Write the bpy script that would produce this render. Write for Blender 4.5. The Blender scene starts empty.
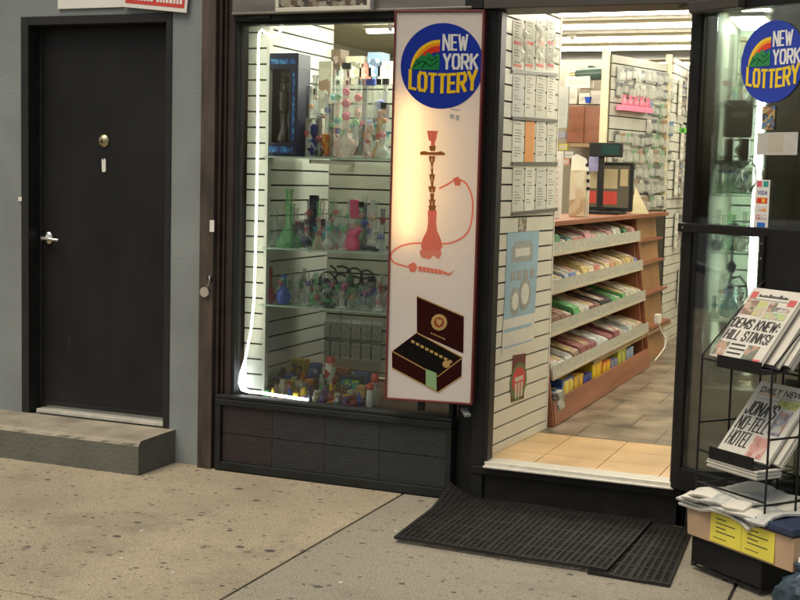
import bpy, math, random
from mathutils import Vector, Matrix
rad = math.radians
random.seed(7)
scene = bpy.context.scene
COL = scene.collection

# ---------------------------------------------------------------- camera
F_PX = 1271.0                                   # focal length in pixels of the 800x600 photograph
xr = Vector((3120., 205., -F_PX)).normalized()  # world axes seen from the camera (right, down, forward)
yd = Vector((525., -109., F_PX)); yd = (yd - yd.dot(xr) * xr).normalized()
zd = xr.cross(yd)
if zd.y > 0: zd = -zd
ROT = Matrix((xr, yd, zd))                      # camera coordinates -> world
CAM = Vector((1.86, -5.70, 1.54))
cd = bpy.data.cameras.new('camera'); co = bpy.data.objects.new('camera', cd); COL.objects.link(co)
cd.sensor_width = 36.0; cd.lens = F_PX / 800 * 36; cd.clip_start = 0.05; cd.clip_end = 300
c0 = ROT @ Vector((1, 0, 0)); c1 = ROT @ Vector((0, -1, 0)); c2 = ROT @ Vector((0, 0, -1))
co.matrix_world = Matrix(((c0.x, c1.x, c2.x, CAM.x), (c0.y, c1.y, c2.y, CAM.y), (c0.z, c1.z, c2.z, CAM.z), (0, 0, 0, 1)))
scene.camera = co
def at(px, py, Y):                              # where the sight line of a photo pixel meets the plane y = Y
    d = ROT @ Vector((px - 400, py - 300, F_PX)); return CAM + d * ((Y - CAM.y) / d.y)

# ---------------------------------------------------------------- light and exposure
world = bpy.data.worlds.new('World'); scene.world = world; world.use_nodes = True
nt = world.node_tree; bg = nt.nodes['Background']; sky = nt.nodes.new('ShaderNodeTexSky')
sky.sky_type = 'NISHITA'; sky.sun_disc = False
SUN_EL, SUN_AZ = 62, 200                        # azimuth clockwise from +y
sky.sun_elevation = rad(SUN_EL); sky.sun_rotation = rad(SUN_AZ); sky.air_density = 1.6; sky.dust_density = 5.0; sky.ozone_density = .6
nt.links.new(sky.outputs[0], bg.inputs[0]); bg.inputs[1].default_value = 0.055
sl = bpy.data.lights.new('sun', 'SUN'); so = bpy.data.objects.new('sun', sl); COL.objects.link(so)
sl.energy = 0.9; sl.angle = rad(40); sl.color = (1.0, .87, .68)
sd = Vector((math.sin(rad(SUN_AZ)) * math.cos(rad(SUN_EL)), math.cos(rad(SUN_AZ)) * math.cos(rad(SUN_EL)), math.sin(rad(SUN_EL))))
so.rotation_euler = sd.to_track_quat('Z', 'Y').to_euler(); so.location = (0, -6, 8)
scene.view_settings.view_transform = 'Standard'; scene.view_settings.look = 'None'
scene.view_settings.exposure = 0.95; scene.view_settings.gamma = 1.0; scene.view_settings.use_curve_mapping = False
scene.cycles.max_bounces = 8; scene.cycles.transparent_max_bounces = 28; scene.cycles.sample_clamp_indirect = 4.0

# ---------------------------------------------------------------- materials
MATS = {}
def mat(name, col, rough=.6, metal=0., var=.12, scale=6., bump=0., bscale=40., emit=None, estr=0., alpha=1., trans=0., spec=.5, stretch=(1, 1, 1), coat=0.):
    if name in MATS: return MATS[name]
    m = bpy.data.materials.new(name); m.use_nodes = True; t = m.node_tree; b = t.nodes['Principled BSDF']; MATS[name] = m
    L = t.links
    b.inputs['Roughness'].default_value = rough; b.inputs['Metallic'].default_value = metal
    b.inputs['Specular IOR Level'].default_value = spec; b.inputs['Alpha'].default_value = alpha
    b.inputs['Transmission Weight'].default_value = trans; b.inputs['Coat Weight'].default_value = coat
    tc = t.nodes.new('ShaderNodeTexCoord'); mp = t.nodes.new('ShaderNodeMapping'); L.new(tc.outputs['Object'], mp.inputs[0])
    mp.inputs['Scale'].default_value = stretch
    n = t.nodes.new('ShaderNodeTexNoise'); n.inputs['Scale'].default_value = scale; n.inputs['Detail'].default_value = 5; L.new(mp.outputs[0], n.inputs[0])
    r = t.nodes.new('ShaderNodeMapRange'); L.new(n.outputs[0], r.inputs[0]); r.inputs[1].default_value = .3; r.inputs[2].default_value = .7
    mx = t.nodes.new('ShaderNodeMix'); mx.data_type = 'RGBA'; L.new(r.outputs[0], mx.inputs['Factor'])
    mx.inputs['A'].default_value = (*[max(0, c * (1 - var)) for c in col], 1); mx.inputs['B'].default_value = (*[min(1, c * (1 + var)) for c in col], 1)
    L.new(mx.outputs['Result'], b.inputs['Base Color'])
    if bump:
        n2 = t.nodes.new('ShaderNodeTexNoise'); n2.inputs['Scale'].default_value = bscale; n2.inputs['Detail'].default_value = 4; L.new(mp.outputs[0], n2.inputs[0])
        bp = t.nodes.new('ShaderNodeBump'); bp.inputs['Strength'].default_value = bump; bp.inputs['Distance'].default_value = .01; L.new(n2.outputs[0], bp.inputs['Height']); L.new(bp.outputs[0], b.inputs['Normal'])
    if emit: b.inputs['Emission Color'].default_value = (*emit, 1); b.inputs['Emission Strength'].default_value = estr
    return m
def pane_mat(name, tint=(.93, .97, .94), refl=.6):
    m = bpy.data.materials.new(name); m.use_nodes = True; t = m.node_tree; t.nodes.clear(); L = t.links
    o = t.nodes.new('ShaderNodeOutputMaterial'); tr = t.nodes.new('ShaderNodeBsdfTransparent'); gl = t.nodes.new('ShaderNodeBsdfGlossy')
    tr.inputs[0].default_value = (*tint, 1); gl.inputs['Roughness'].default_value = .02
    fr = t.nodes.new('ShaderNodeFresnel'); fr.inputs[0].default_value = 1.5; mu = t.nodes.new('ShaderNodeMath'); mu.operation = 'MULTIPLY'; mu.inputs[1].default_value = refl
    mx = t.nodes.new('ShaderNodeMixShader'); L.new(fr.outputs[0], mu.inputs[0]); L.new(mu.outputs[0], mx.inputs[0]); L.new(tr.outputs[0], mx.inputs[1]); L.new(gl.outputs[0], mx.inputs[2]); L.new(mx.outputs[0], o.inputs[0])
    MATS[name] = m; return m
def lit_panel_mat(name, col, diff=.45):        # print film that lets the lamp behind it shine through
    if name in MATS: return MATS[name]
    m = bpy.data.materials.new(name); m.use_nodes = True; t = m.node_tree; t.nodes.clear(); L = t.links
    o = t.nodes.new('ShaderNodeOutputMaterial'); d = t.nodes.new('ShaderNodeBsdfDiffuse'); tr = t.nodes.new('ShaderNodeBsdfTranslucent'); mx = t.nodes.new('ShaderNodeMixShader')
    tc = t.nodes.new('ShaderNodeTexCoord'); n = t.nodes.new('ShaderNodeTexNoise'); n.inputs['Scale'].default_value = 9; L.new(tc.outputs['Object'], n.inputs[0])
    c = t.nodes.new('ShaderNodeMix'); c.data_type = 'RGBA'; L.new(n.outputs[0], c.inputs['Factor']); c.inputs['A'].default_value = (*[x * .95 for x in col], 1); c.inputs['B'].default_value = (*col, 1)
    L.new(c.outputs['Result'], d.inputs[0]); L.new(c.outputs['Result'], tr.inputs[0]); mx.inputs[0].default_value = diff
    L.new(tr.outputs[0], mx.inputs[1]); L.new(d.outputs[0], mx.inputs[2]); L.new(mx.outputs[0], o.inputs[0]); MATS[name] = m; return m
def pavement_mat():
    m = mat('pavement', (.375, .322, .215), rough=.9, var=.2, scale=1.3, bump=.35, bscale=90); t = m.node_tree; L = t.links; N = t.nodes
    b = N['Principled BSDF']; base = b.inputs['Base Color'].links[0].from_socket; tc = [n for n in N if n.type == 'TEX_COORD'][0]
    def mixc(f, a, c, op='MIX'):
        x = N.new('ShaderNodeMix'); x.data_type = 'RGBA'; x.blend_type = op; L.new(f, x.inputs['Factor']) if not isinstance(f, float) else setattr(x.inputs['Factor'], 'default_value', f)
        L.new(a, x.inputs['A']); 
        if isinstance(c, tuple): x.inputs['B'].default_value = (*c, 1)
        else: L.new(c, x.inputs['B'])
        return x.outputs['Result']
    def ramp(s, a, bb):
        x = N.new('ShaderNodeMapRange'); x.interpolation_type = 'SMOOTHSTEP'; L.new(s, x.inputs[0]); x.inputs[1].default_value = a; x.inputs[2].default_value = bb; return x.outputs[0]
    # the older, greyer slab right of the long joint
    sp = N.new('ShaderNodeSeparateXYZ'); L.new(tc.outputs['Object'], sp.inputs[0])
    g = ramp(sp.outputs[0], -.412, -.408); base = mixc(g, base, (.285, .262, .198))
    n = N.new('ShaderNodeTexNoise'); n.inputs['Scale'].default_value = 150; n.inputs['Detail'].default_value = 3; L.new(tc.outputs['Object'], n.inputs[0])
    base = mixc(ramp(n.outputs[0], .52, .66), base, (.10, .088, .068))                                # fine grit
    n = N.new('ShaderNodeTexNoise'); n.inputs['Scale'].default_value = 190; L.new(tc.outputs['Object'], n.inputs[0]); base = mixc(ramp(n.outputs[0], .66, .74), base, (.55, .5, .4))
    n = N.new('ShaderNodeTexNoise'); n.inputs['Scale'].default_value = 28; n.inputs['Detail'].default_value = 8; n.inputs['Roughness'].default_value = .75; L.new(tc.outputs['Object'], n.inputs[0]); mg = N.new('ShaderNodeMath'); mg.operation = 'MULTIPLY'; L.new(ramp(n.outputs[0], .48, .75), mg.inputs[0]); mg.inputs[1].default_value = .7; base = mixc(mg.outputs[0], base, (.17, .15, .11))
    n = N.new('ShaderNodeTexNoise'); n.inputs['Scale'].default_value = 2.2; n.inputs['Detail'].default_value = 9; n.inputs['Roughness'].default_value = .65; n.inputs['Distortion'].default_value = .3; L.new(tc.outputs['Object'], n.inputs[0])
    st = ramp(n.outputs[0], .5, .72); mm = N.new('ShaderNodeMath'); mm.operation = 'MULTIPLY'; L.new(st, mm.inputs[0]); mm.inputs[1].default_value = .5; base = mixc(mm.outputs[0], base, (.15, .135, .10))
    # trodden gum: flattened spots of uneven size
    for sc, th, seed in ((7.5, .10, 0.), (11, .125, 3.7), (4.6, .045, 9.1), (17, .13, 5.3), (24, .15, 1.3)):
        mp = N.new('ShaderNodeMapping'); L.new(tc.outputs['Object'], mp.inputs[0]); mp.inputs['Location'].default_value = (seed, seed * .7, 0); mp.inputs['Scale'].default_value = (1, 1.25, 0)
        wn = N.new('ShaderNodeTexNoise'); wn.inputs['Scale'].default_value = 30; L.new(tc.outputs['Object'], wn.inputs[0])
        v = N.new('ShaderNodeTexVoronoi'); v.inputs['Scale'].default_value = sc; v.inputs['Randomness'].default_value = 1; L.new(mp.outputs[0], v.inputs['Vector'])
        sc_ = N.new('ShaderNodeSeparateColor'); L.new(v.outputs['Color'], sc_.inputs[0])
        r = N.new('ShaderNodeMapRange'); L.new(sc_.outputs[0], r.inputs[0]); r.inputs[1].default_value = .35; r.inputs[2].default_value = 1; r.inputs[3].default_value = 0; r.inputs[4].default_value = th * 2.3
        wob = N.new('ShaderNodeMath'); wob.operation = 'MULTIPLY_ADD'; L.new(wn.outputs[0], wob.inputs[0]); wob.inputs[1].default_value = .12; L.new(v.outputs['Distance'], wob.inputs[2])
        df = N.new('ShaderNodeMath'); df.operation = 'SUBTRACT'; L.new(r.outputs[0], df.inputs[0]); L.new(wob.outputs[0], df.inputs[1])
        s = ramp(df.outputs[0], -.045, .015); k = N.new('ShaderNodeMath'); k.operation = 'MULTIPLY'; L.new(s, k.inputs[0]); L.new(sc_.outputs[1], k.inputs[1])
        base = mixc(k.outputs[0], base, (.055, .05, .045))
    L.new(base, b.inputs['Base Color']); return m
def tile_floor_mat():
    m = mat('floor_tile', (.25, .20, .14), rough=.3, var=.6, scale=4.5, bump=.03); t = m.node_tree; L = t.links; N = t.nodes; b = N['Principled BSDF']
    base = b.inputs['Base Color'].links[0].from_socket; tc = [n for n in N if n.type == 'TEX_COORD'][0]
    br = N.new('ShaderNodeTexBrick'); br.offset = .5; br.inputs['Scale'].default_value = 1; br.inputs['Brick Width'].default_value = .42; br.inputs['Row Height'].default_value = .42; br.inputs['Mortar Size'].default_value = .006
    mp = N.new('ShaderNodeMapping'); mp.inputs['Rotation'].default_value = (0, 0, rad(0)); mp.inputs['Scale'].default_value = (1, 1, 0); L.new(tc.outputs['Object'], mp.inputs[0]); L.new(mp.outputs[0], br.inputs['Vector'])
    br.inputs['Color1'].default_value = (1, 1, 1, 1); br.inputs['Color2'].default_value = (.88, .88, .88, 1); br.inputs['Mortar'].default_value = (.25, .22, .18, 1)
    x = N.new('ShaderNodeMix'); x.data_type = 'RGBA'; x.blend_type = 'MULTIPLY'; x.inputs['Factor'].default_value = .8; L.new(base, x.inputs['A']); L.new(br.outputs[0], x.inputs['B']); L.new(x.outputs['Result'], b.inputs['Base Color']); return m
def woven_mat(name, col):
    m = mat(name, col, rough=.5, var=.3, scale=25, stretch=(.4, 1, 3)); t = m.node_tree; L = t.links; N = t.nodes; b = N['Principled BSDF']; tc = [n for n in N if n.type == 'TEX_COORD'][0]
    w = N.new('ShaderNodeTexWave'); w.bands_direction = 'Z'; w.inputs['Scale'].default_value = 45; w.inputs['Distortion'].default_value = 5; w.inputs['Detail'].default_value = 1; w.inputs['Detail Scale'].default_value = 1.5
    L.new(tc.outputs['Object'], w.inputs[0]); bp = N.new('ShaderNodeBump'); bp.inputs['Strength'].default_value = .35; bp.inputs['Distance'].default_value = .004; L.new(w.outputs[1], bp.inputs['Height']); L.new(bp.outputs[0], b.inputs['Normal']); return m
def mottled(name, cols, scale=30, rough=.5, detail=0):   # printed packets: patches of colour
    if name in MATS: return MATS[name]
    m = mat(name, cols[0], rough=rough, var=0); t = m.node_tree; L = t.links; N = t.nodes; b = N['Principled BSDF']; tc = [n for n in N if n.type == 'TEX_COORD'][0]
    v = N.new('ShaderNodeTexVoronoi'); v.inputs['Scale'].default_value = scale; L.new(tc.outputs['Object'], v.inputs['Vector']); sc = N.new('ShaderNodeSeparateColor'); L.new(v.outputs['Color'], sc.inputs[0])
    r = N.new('ShaderNodeValToRGB'); r.color_ramp.interpolation = 'CONSTANT'; L.new(sc.outputs[0], r.inputs[0])
    for i, c in enumerate(cols):
        e = r.color_ramp.elements[i] if i < 2 else r.color_ramp.elements.new(i / len(cols)); e.position = i / len(cols); e.color = (*c, 1)
    L.new(r.outputs[0], b.inputs['Base Color']); return m

black = mat('black_paint', (.010, .010, .0095), rough=.5, spec=.3, var=.3, scale=9, bump=.06, bscale=60)
blackmet = mat('black_metal', (.011, .010, .009), rough=.42, spec=.3, var=.3, scale=14, bump=.05)
doorblack = mat('door_black', (.0105, .0103, .0098), rough=.55, spec=.3, var=.4, scale=3.2, bump=.08, bscale=14, stretch=(1, 1, .5))
frameblack = mat('frame_black', (.017, .0165, .016), rough=.5, spec=.35, var=.25, scale=9)
greypaint = mat('grey_stucco', (.205, .228, .222), rough=.8, var=.16, scale=2.2, bump=.22, bscale=70)
brownmet = mat('brown_rusty_metal', (.075, .055, .042), rough=.55, metal=.2, var=.45, scale=7, bump=.15, stretch=(2, 2, .5))
darkbrown = mat('dark_brown_metal', (.035, .022, .017), rough=.5, metal=.2, var=.4, scale=9)
headergrey = mat('brushed_grey_metal', (.19, .18, .155), rough=.42, metal=.55, var=.3, scale=5, stretch=(.5, 1, 3))
greenband = mat('dark_green_trim', (.012, .014, .0125), rough=.5, spec=.3, var=.3)
concrete = mat('step_concrete', (.28, .25, .185), rough=.9, var=.3, scale=5, bump=.5, bscale=45)
white = mat('white_plastic', (.75, .73, .66), rough=.4, var=.04)
offwhite = mat('aged_white', (.62, .60, .50), rough=.5, var=.08)
alum = mat('pale_aluminium', (.62, .60, .52), rough=.35, metal=.35, var=.15, scale=20, stretch=(1, 6, 1))
steel = mat('chrome_steel', (.6, .58, .55), rough=.2, metal=1., var=.05)
brass = mat('aged_brass', (.45, .38, .22), rough=.3, metal=.9, var=.15)
cream = mat('cream_slat', (.66, .655, .57), rough=.45, var=.05, scale=3)
groove = mat('slat_groove', (.035, .032, .025), rough=.8, var=.2)
greenglass = mat('glass_edge', (.42, .62, .52), rough=.08, alpha=.30, var=.05)
clear = mat('clear_acrylic', (.75, .78, .72), rough=.12, alpha=.28, var=.05)
wood = mat('cherry_wood', (.27, .10, .05), rough=.35, var=.28, scale=4, stretch=(1, .35, 3))
woodin = mat('shelf_wood', (.38, .26, .14), rough=.5, var=.2, scale=5, stretch=(1, .5, 3))
darkwood = mat('dark_brown_wood', (.055, .032, .022), rough=.4, var=.35, scale=4, stretch=(3, 3, .5))
rubber = mat('black_rubber', (.015, .0138, .012), rough=.7, spec=.25, var=.35, scale=12, bump=.1)
newsprint = mat('newsprint', (.60, .58, .50), rough=.85, var=.06, scale=12)
newsink = mat('news_ink', (.035, .033, .032), rough=.8, var=.3, scale=40)
cardboard = mat('cardboard', (.46, .31, .19), rough=.8, var=.12, scale=7)
yellowp = mat('yellow_label', (.74, .64, .08), rough=.6, var=.06)
pane = pane_mat('shop_glass', refl=.85); leafpane = pane_mat('door_glass', (.95, .97, .95), .8)

# ---------------------------------------------------------------- mesh helpers
class MB:
    def __init__(s, o=(0, 0, 0)): s.v = []; s.f = []; s.m = []; s.k = 0; s.o = Vector(o)
    def add(s, vs, fs, k=None):
        b = len(s.v); s.v += [Vector(p) - s.o for p in vs]; s.f += [tuple(b + i for i in f) for f in fs]; s.m += [s.k if k is None else k] * len(fs); return s
    def box(s, a, b, k=None):
        x0, y0, z0 = [min(p, q) for p, q in zip(a, b)]; x1, y1, z1 = [max(p, q) for p, q in zip(a, b)]
        return s.add([(x0, y0, z0), (x1, y0, z0), (x1, y1, z0), (x0, y1, z0), (x0, y0, z1), (x1, y0, z1), (x1, y1, z1), (x0, y1, z1)],
                     [(0, 3, 2, 1), (4, 5, 6, 7), (0, 1, 5, 4), (1, 2, 6, 5), (2, 3, 7, 6), (3, 0, 4, 7)], k)
    def hexa(s, q0, q1, k=None):                      # two quads, bottom ring then top ring
        return s.add(list(q0) + list(q1), [(0, 3, 2, 1), (4, 5, 6, 7), (0, 1, 5, 4), (1, 2, 6, 5), (2, 3, 7, 6), (3, 0, 4, 7)], k)
    def bar(s, p, q, w, h=None, k=None, up=(0, 0, 1)):
        p = Vector(p); q = Vector(q); h = h or w; d = (q - p).normalized(); u = Vector(up)
        if abs(d.dot(u)) > .95: u = Vector((0, 1, 0))
        a = d.cross(u).normalized(); b = a.cross(d).normalized(); r = []
        for c in (p, q): r.append([c - a * w / 2 - b * h / 2, c + a * w / 2 - b * h / 2, c + a * w / 2 + b * h / 2, c - a * w / 2 + b * h / 2])
        return s.hexa(r[0], r[1], k)
    def tube(s, pts, r, n=8, k=None, cap=True):
        pts = [Vector(p) for p in pts]; rs = r if isinstance(r, (list, tuple)) else [r] * len(pts); vs = []; fs = []; u = None
        for i, p in enumerate(pts):
            d = (pts[min(i + 1, len(pts) - 1)] - pts[max(i - 1, 0)]).normalized()
            if u is None: u = Vector((0, 0, 1)) if abs(d.z) < .9 else Vector((1, 0, 0))
            a = d.cross(u).normalized(); u = a.cross(d).normalized()
            for j in range(n): t = 2 * math.pi * j / n; vs.append(p + (a * math.cos(t) + u * math.sin(t)) * rs[i])
        for i in range(len(pts) - 1):
            for j in range(n): fs.append((i * n + j, i * n + (j + 1) % n, (i + 1) * n + (j + 1) % n, (i + 1) * n + j))
        if cap: fs.append(tuple(range(n))[::-1]); fs.append(tuple((len(pts) - 1) * n + j for j in range(n)))
        return s.add(vs, fs, k)
    def lathe(s, prof, c=(0, 0, 0), n=16, k=None, axis=None):
        vs = []; fs = []; c = Vector(c); q = Vector((0, 0, 1)).rotation_difference(Vector(axis)) if axis else None
        for r, z in prof:
            for j in range(n):
                t = 2 * math.pi * j / n; p = Vector((r * math.cos(t), r * math.sin(t), z)); vs.append(c + (q @ p if q else p))
        for i in range(len(prof) - 1):
            for j in range(n): fs.append((i * n + j, i * n + (j + 1) % n, (i + 1) * n + (j + 1) % n, (i + 1) * n + j))
        fs.append(tuple(range(n))[::-1]); fs.append(tuple((len(prof) - 1) * n + j for j in range(n)))
        return s.add(vs, fs, k)
    def prism(s, pts, fr, d0=0., d1=.001, k=None):     # flat outline on a frame (origin, u, v), given thickness along u x v
        o, u, v = [Vector(q) for q in fr]; nn = u.cross(v).normalized(); n = len(pts)
        vs = [o + u * a + v * b + nn * d0 for a, b in pts] + [o + u * a + v * b + nn * d1 for a, b in pts]
        area = sum(pts[i][0] * pts[(i + 1) % n][1] - pts[(i + 1) % n][0] * pts[i][1] for i in range(n))
        idx = list(range(n)) if area > 0 else list(range(n))[::-1]
        fs = [tuple(i + n for i in idx), tuple(idx[::-1])] + [(idx[i], idx[(i + 1) % n], idx[(i + 1) % n] + n, idx[i] + n) for i in range(n)]
        return s.add(vs, fs, k)
    def rect(s, a, b, c, d, fr, d0=0., d1=.001, k=None): return s.prism([(a, b), (c, b), (c, d), (a, d)], fr, d0, d1, k)
    def build(s, name, ms, parent=None, smooth=False, bevel=0., loc=None, rz=0.):
        me = bpy.data.meshes.new(name); me.from_pydata([tuple(p) for p in s.v], [], s.f)
        for m in (ms if isinstance(ms, (list, tuple)) else [ms]): me.materials.append(m)
        me.polygons.foreach_set('material_index', s.m)
        if smooth: me.polygons.foreach_set('use_smooth', [True] * len(s.f))
        me.update(); o = bpy.data.objects.new(name, me); COL.objects.link(o)
        if parent: o.parent = parent
        if loc is not None: o.location = loc
        o.rotation_euler = (0, 0, rz)
        if smooth:
            bpy_mod = o.modifiers.new('edges', 'EDGE_SPLIT'); bpy_mod.split_angle = rad(50)
        if bevel:
            b = o.modifiers.new('bevel', 'BEVEL'); b.width = bevel; b.segments = 2; b.limit_method = 'ANGLE'; b.angle_limit = rad(40)
        return o
def tag(o, label, cat, group=None, kind=None):
    o['label'] = label; o['category'] = cat
    if group: o['group'] = group
    if kind: o['kind'] = kind
    return o
def struct(o): o['kind'] = 'structure'; return o
def thing(name, label, cat, loc=(0, 0, 0), rz=0., group=None):
    o = bpy.data.objects.new(name, None); o.empty_display_size = .1; COL.objects.link(o); o.location = loc; o.rotation_euler = (0, 0, rz); return tag(o, label, cat, group)
def kids(o): return [c for c in bpy.data.objects if c.parent == o]
def dup(src, loc, rz=0., label=None, group=None):
    r = src.copy(); COL.objects.link(r); r.location = loc; r.rotation_euler = (0, 0, rz)
    if label: r['label'] = label
    if group: r['group'] = group
    for ch in kids(src):
        c = ch.copy(); COL.objects.link(c); c.parent = r
        for g in kids(ch): d = g.copy(); COL.objects.link(d); d.parent = c
    return r
def lettering(name, s, m, parent, fr, a, b, c, d, depth=.001, off=.0, lift=.0015, shear=0., arc=0., origin=(0, 0, 0)):
    """text outline fitted into the rectangle (a,b)-(c,d) of a frame"""
    cu = bpy.data.curves.new('t', 'FONT'); cu.body = s; cu.offset = off; cu.resolution_u = 3; cu.space_character = 1.06; cu.align_x = 'LEFT'
    to = bpy.data.objects.new('t', cu); COL.objects.link(to); dg = bpy.context.evaluated_depsgraph_get(); me = bpy.data.meshes.new_from_object(to.evaluated_get(dg)); bpy.data.objects.remove(to)
    vs = [v.co.copy() for v in me.vertices]; x0 = min(v.x for v in vs); x1 = max(v.x for v in vs); y0 = min(v.y for v in vs); y1 = max(v.y for v in vs)
    o, u, v_ = [Vector(q) for q in fr]; n = u.cross(v_).normalized(); og = Vector(origin)
    for v in me.vertices:
        s_ = (v.co.x - x0) / (x1 - x0); t_ = (v.co.y - y0) / (y1 - y0)
        X = a + s_ * (c - a) + shear * (t_ - .5); Y = b + t_ * (d - b) + arc * (2 * s_ - 1) ** 2
        v.co = o + u * X + v_ * Y + n * lift - og
    me.materials.clear(); me.materials.append(m); ob = bpy.data.objects.new(name, me); me.name = name; COL.objects.link(ob)
    if parent: ob.parent = parent
    return ob
GLY = {'D': (1, [[(0, 0), (0, 1), (.6, 1), (1, .78), (1, .22), (.6, 0), (0, 0)]]), 'E': (.85, [[(1, 1), (0, 1), (0, 0), (1, 0)], [(0, .5), (.85, .5)]]), 'M': (1.35, [[(0, 0), (0, 1), (.5, .25), (1, 1), (1, 0)]]), 'S': (1, [[(1, .76), (.82, 1), (.2, 1), (0, .82), (0, .62), (1, .38), (1, .18), (.8, 0), (.18, 0), (0, .24)]]),
    'K': (1, [[(0, 0), (0, 1)], [(1, 1), (0, .42)], [(.3, .62), (1, 0)]]), 'N': (1.05, [[(0, 0), (0, 1), (1, 0), (1, 1)]]), 'W': (1.45, [[(0, 1), (.25, 0), (.5, .85), (.75, 0), (1, 1)]]), ':': (.12, [[(.5, .12), (.5, .22)], [(.5, .62), (.5, .72)]]), 'H': (1, [[(0, 0), (0, 1)], [(1, 0), (1, 1)], [(0, .5), (1, .5)]]), 'I': (.06, [[(.5, 0), (.5, 1)]]),
    'L': (.8, [[(0, 1), (0, 0), (1, 0)]]), 'T': (.9, [[(0, 1), (1, 1)], [(.5, 1), (.5, 0)]]), '!': (.06, [[(.5, .3), (.5, 1)], [(.5, 0), (.5, .08)]]), 'J': (.8, [[(1, 1), (1, .2), (.75, 0), (.25, 0), (0, .25)]]), 'O': (1, [[(.2, 0), (0, .2), (0, .8), (.2, 1), (.8, 1), (1, .8), (1, .2), (.8, 0), (.2, 0)]]), 'A': (1.05, [[(0, 0), (.5, 1), (1, 0)], [(.2, .32), (.8, .32)]]),
    "'": (.06, [[(.5, .8), (.5, 1)]]), '-': (.45, [[(0, .45), (1, .45)]]), 'R': (1, [[(0, 0), (0, 1), (.8, 1), (1, .85), (1, .62), (.8, .48), (0, .48)], [(.45, .48), (1, 0)]]), 'Y': (1, [[(0, 1), (.5, .48), (1, 1)], [(.5, .48), (.5, 0)]]), ' ': (.35, [])}
def block_text(name, s, m, parent, fr, a, b, c, d, bold=.2, lift=.001, arc=0., gap=.5, shear=0.):
    '''heavy condensed capitals drawn with flat strokes, fitted into the rectangle (a,b)-(c,d) of a frame'''
    tot = sum(GLY[ch][0] for ch in s) + gap * (len(s) - 1); W_ = c - a; H_ = d - b; un = W_ / (tot + .45); t = bold * un * 1.9; th_ = min(t * .8, H_ * .22); x = a + t / 2; mb = MB(); k = 0
    o, u, v = [Vector(q) for q in fr]; n = u.cross(v).normalized()
    for ch in s:
        gw, st = GLY[ch]
        for pl in st:
            P = []
            for px, py in pl:
                X = x + px * gw * un; Y = b + th_ / 2 + py * (H_ - th_); sx = (X - a) / W_; P.append(o + u * (X + shear * (py - .5)) + v * (Y + arc * (2 * sx - 1) ** 2) + n * (lift + .00004 * (k % 6))); k += 1
            for i in range(len(P) - 1):
                dd = (P[i + 1] - P[i]).normalized(); vert = abs(dd.dot(v)); w = t * vert + th_ * (1 - vert); e = dd * w * .42; mb.bar(P[i] - e, P[i + 1] + e, w, .0004, up=n)
                k += 1
        x += (gw + gap) * un
    return mb.build(name, m, parent)
X_, Z_ = Vector((1, 0, 0)), Vector((0, 0, 1))
def circle(r, n=48, cx=0, cy=0, a0=0, a1=360): return [(cx + r * math.cos(rad(a0 + (a1 - a0) * i / n)), cy + r * math.sin(rad(a0 + (a1 - a0) * i / n))) for i in range(n if a1 - a0 == 360 else n + 1)]
def slat_boards(mb, o, u, w, z0, z1, pitch=.080, gap=.009, th=.014, first=0.):
    """cream boards (0) with dark grooves (1); normal = u x z"""
    fr = (Vector((o[0], o[1], 0)), Vector(u), Z_); mb.rect(0, z0, w, z1, fr, -.012, 0, 1)
    z = z0 + first
    if first > gap: mb.rect(0, z0, w, z - gap, fr, .0005, th, 0)
    while z < z1 - .01: mb.rect(0, z, w, min(z + pitch - gap, z1), fr, .0005, th, 0); z += pitch

# ---------------------------------------------------------------- the setting: pavement, road, shop floor and ceiling
FL = .19                                           # shop floor above the pavement
PV = pavement_mat()
mb = MB()
mb.box((-60, -60, -.30), (60, 60, -.145)); struct(mb.build('ground', mat('ground_earth', (.1, .09, .08), rough=.95)))
mb = MB(); xs = [-9.45, -7.2, -4.95, -2.9 + .2, -.41, 1.275, 2.96, 4.65, 7, 9.5]; ys = [-3.9, -2.05, 1.6]
for i in range(len(xs) - 1):
    for j in range(len(ys) - 1): mb.box((xs[i] + .006, ys[j] + .006, -.14), (xs[i + 1] - .006, ys[j + 1] - .006, 0))
mb.k = 1; mb.box((-9.45, -3.89, -.14), (9.5, 1.59, -.010))
struct(mb.build('sidewalk', [PV, mat('joint_dirt', (.025, .021, .017), rough=.95)], bevel=.004))
mb = MB(); mb.box((-60, -4.06, -.14), (60, -3.905, -.004)); struct(mb.build('kerb', mat('kerb_stone', (.3, .29, .26), rough=.85, var=.2, bump=.3), bevel=.012))
mb = MB(); mb.box((-60, -13, -.144), (60, -4.065, -.13)); struct(mb.build('road', mat('asphalt', (.05, .05, .05), rough=.9, var=.2, scale=30, bump=.4, bscale=120)))

mb = MB(); mb.box((-1.35, .845, -.1), (3.2, 9.6, FL)); struct(mb.build('floor', tile_floor_mat()))
tanf = mat('tan_tile', (.56, .38, .19), rough=.3, var=.2, scale=4)
grout = mat('tile_grout', (.30, .2, .11), rough=.8)
mb = MB(); mb.box((-.10, .075, -.1), (.93, .84, FL - .004), 1)
for i in range(4):
    for j in range(3): mb.box((-.10 + .30 * i + .002, .08 + .26 * j, FL - .004), (min(.93, -.10 + .30 * i + .297), .08 + .26 * j + .256, FL), 0)
struct(mb.build('entrance_floor', [tanf, grout]))
mb = MB(); mb.box((-3.2, .06, 2.715), (3.2, 9.6, 2.80)); struct(mb.build('ceiling', mat('ceiling_cream', (.40, .36, .24), rough=.7, var=.05)))
mb = MB(); mb.box((-3.2, 9.5, FL), (3.2, 9.6, 2.715)); struct(mb.build('back_wall', mat('wall_cream', (.5, .47, .36), rough=.7, var=.08)))
mb = MB(); mb.box((3.1, .95, FL), (3.2, 9.5, 2.715)); struct(mb.build('side_wall', MATS['wall_cream']))
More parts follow.
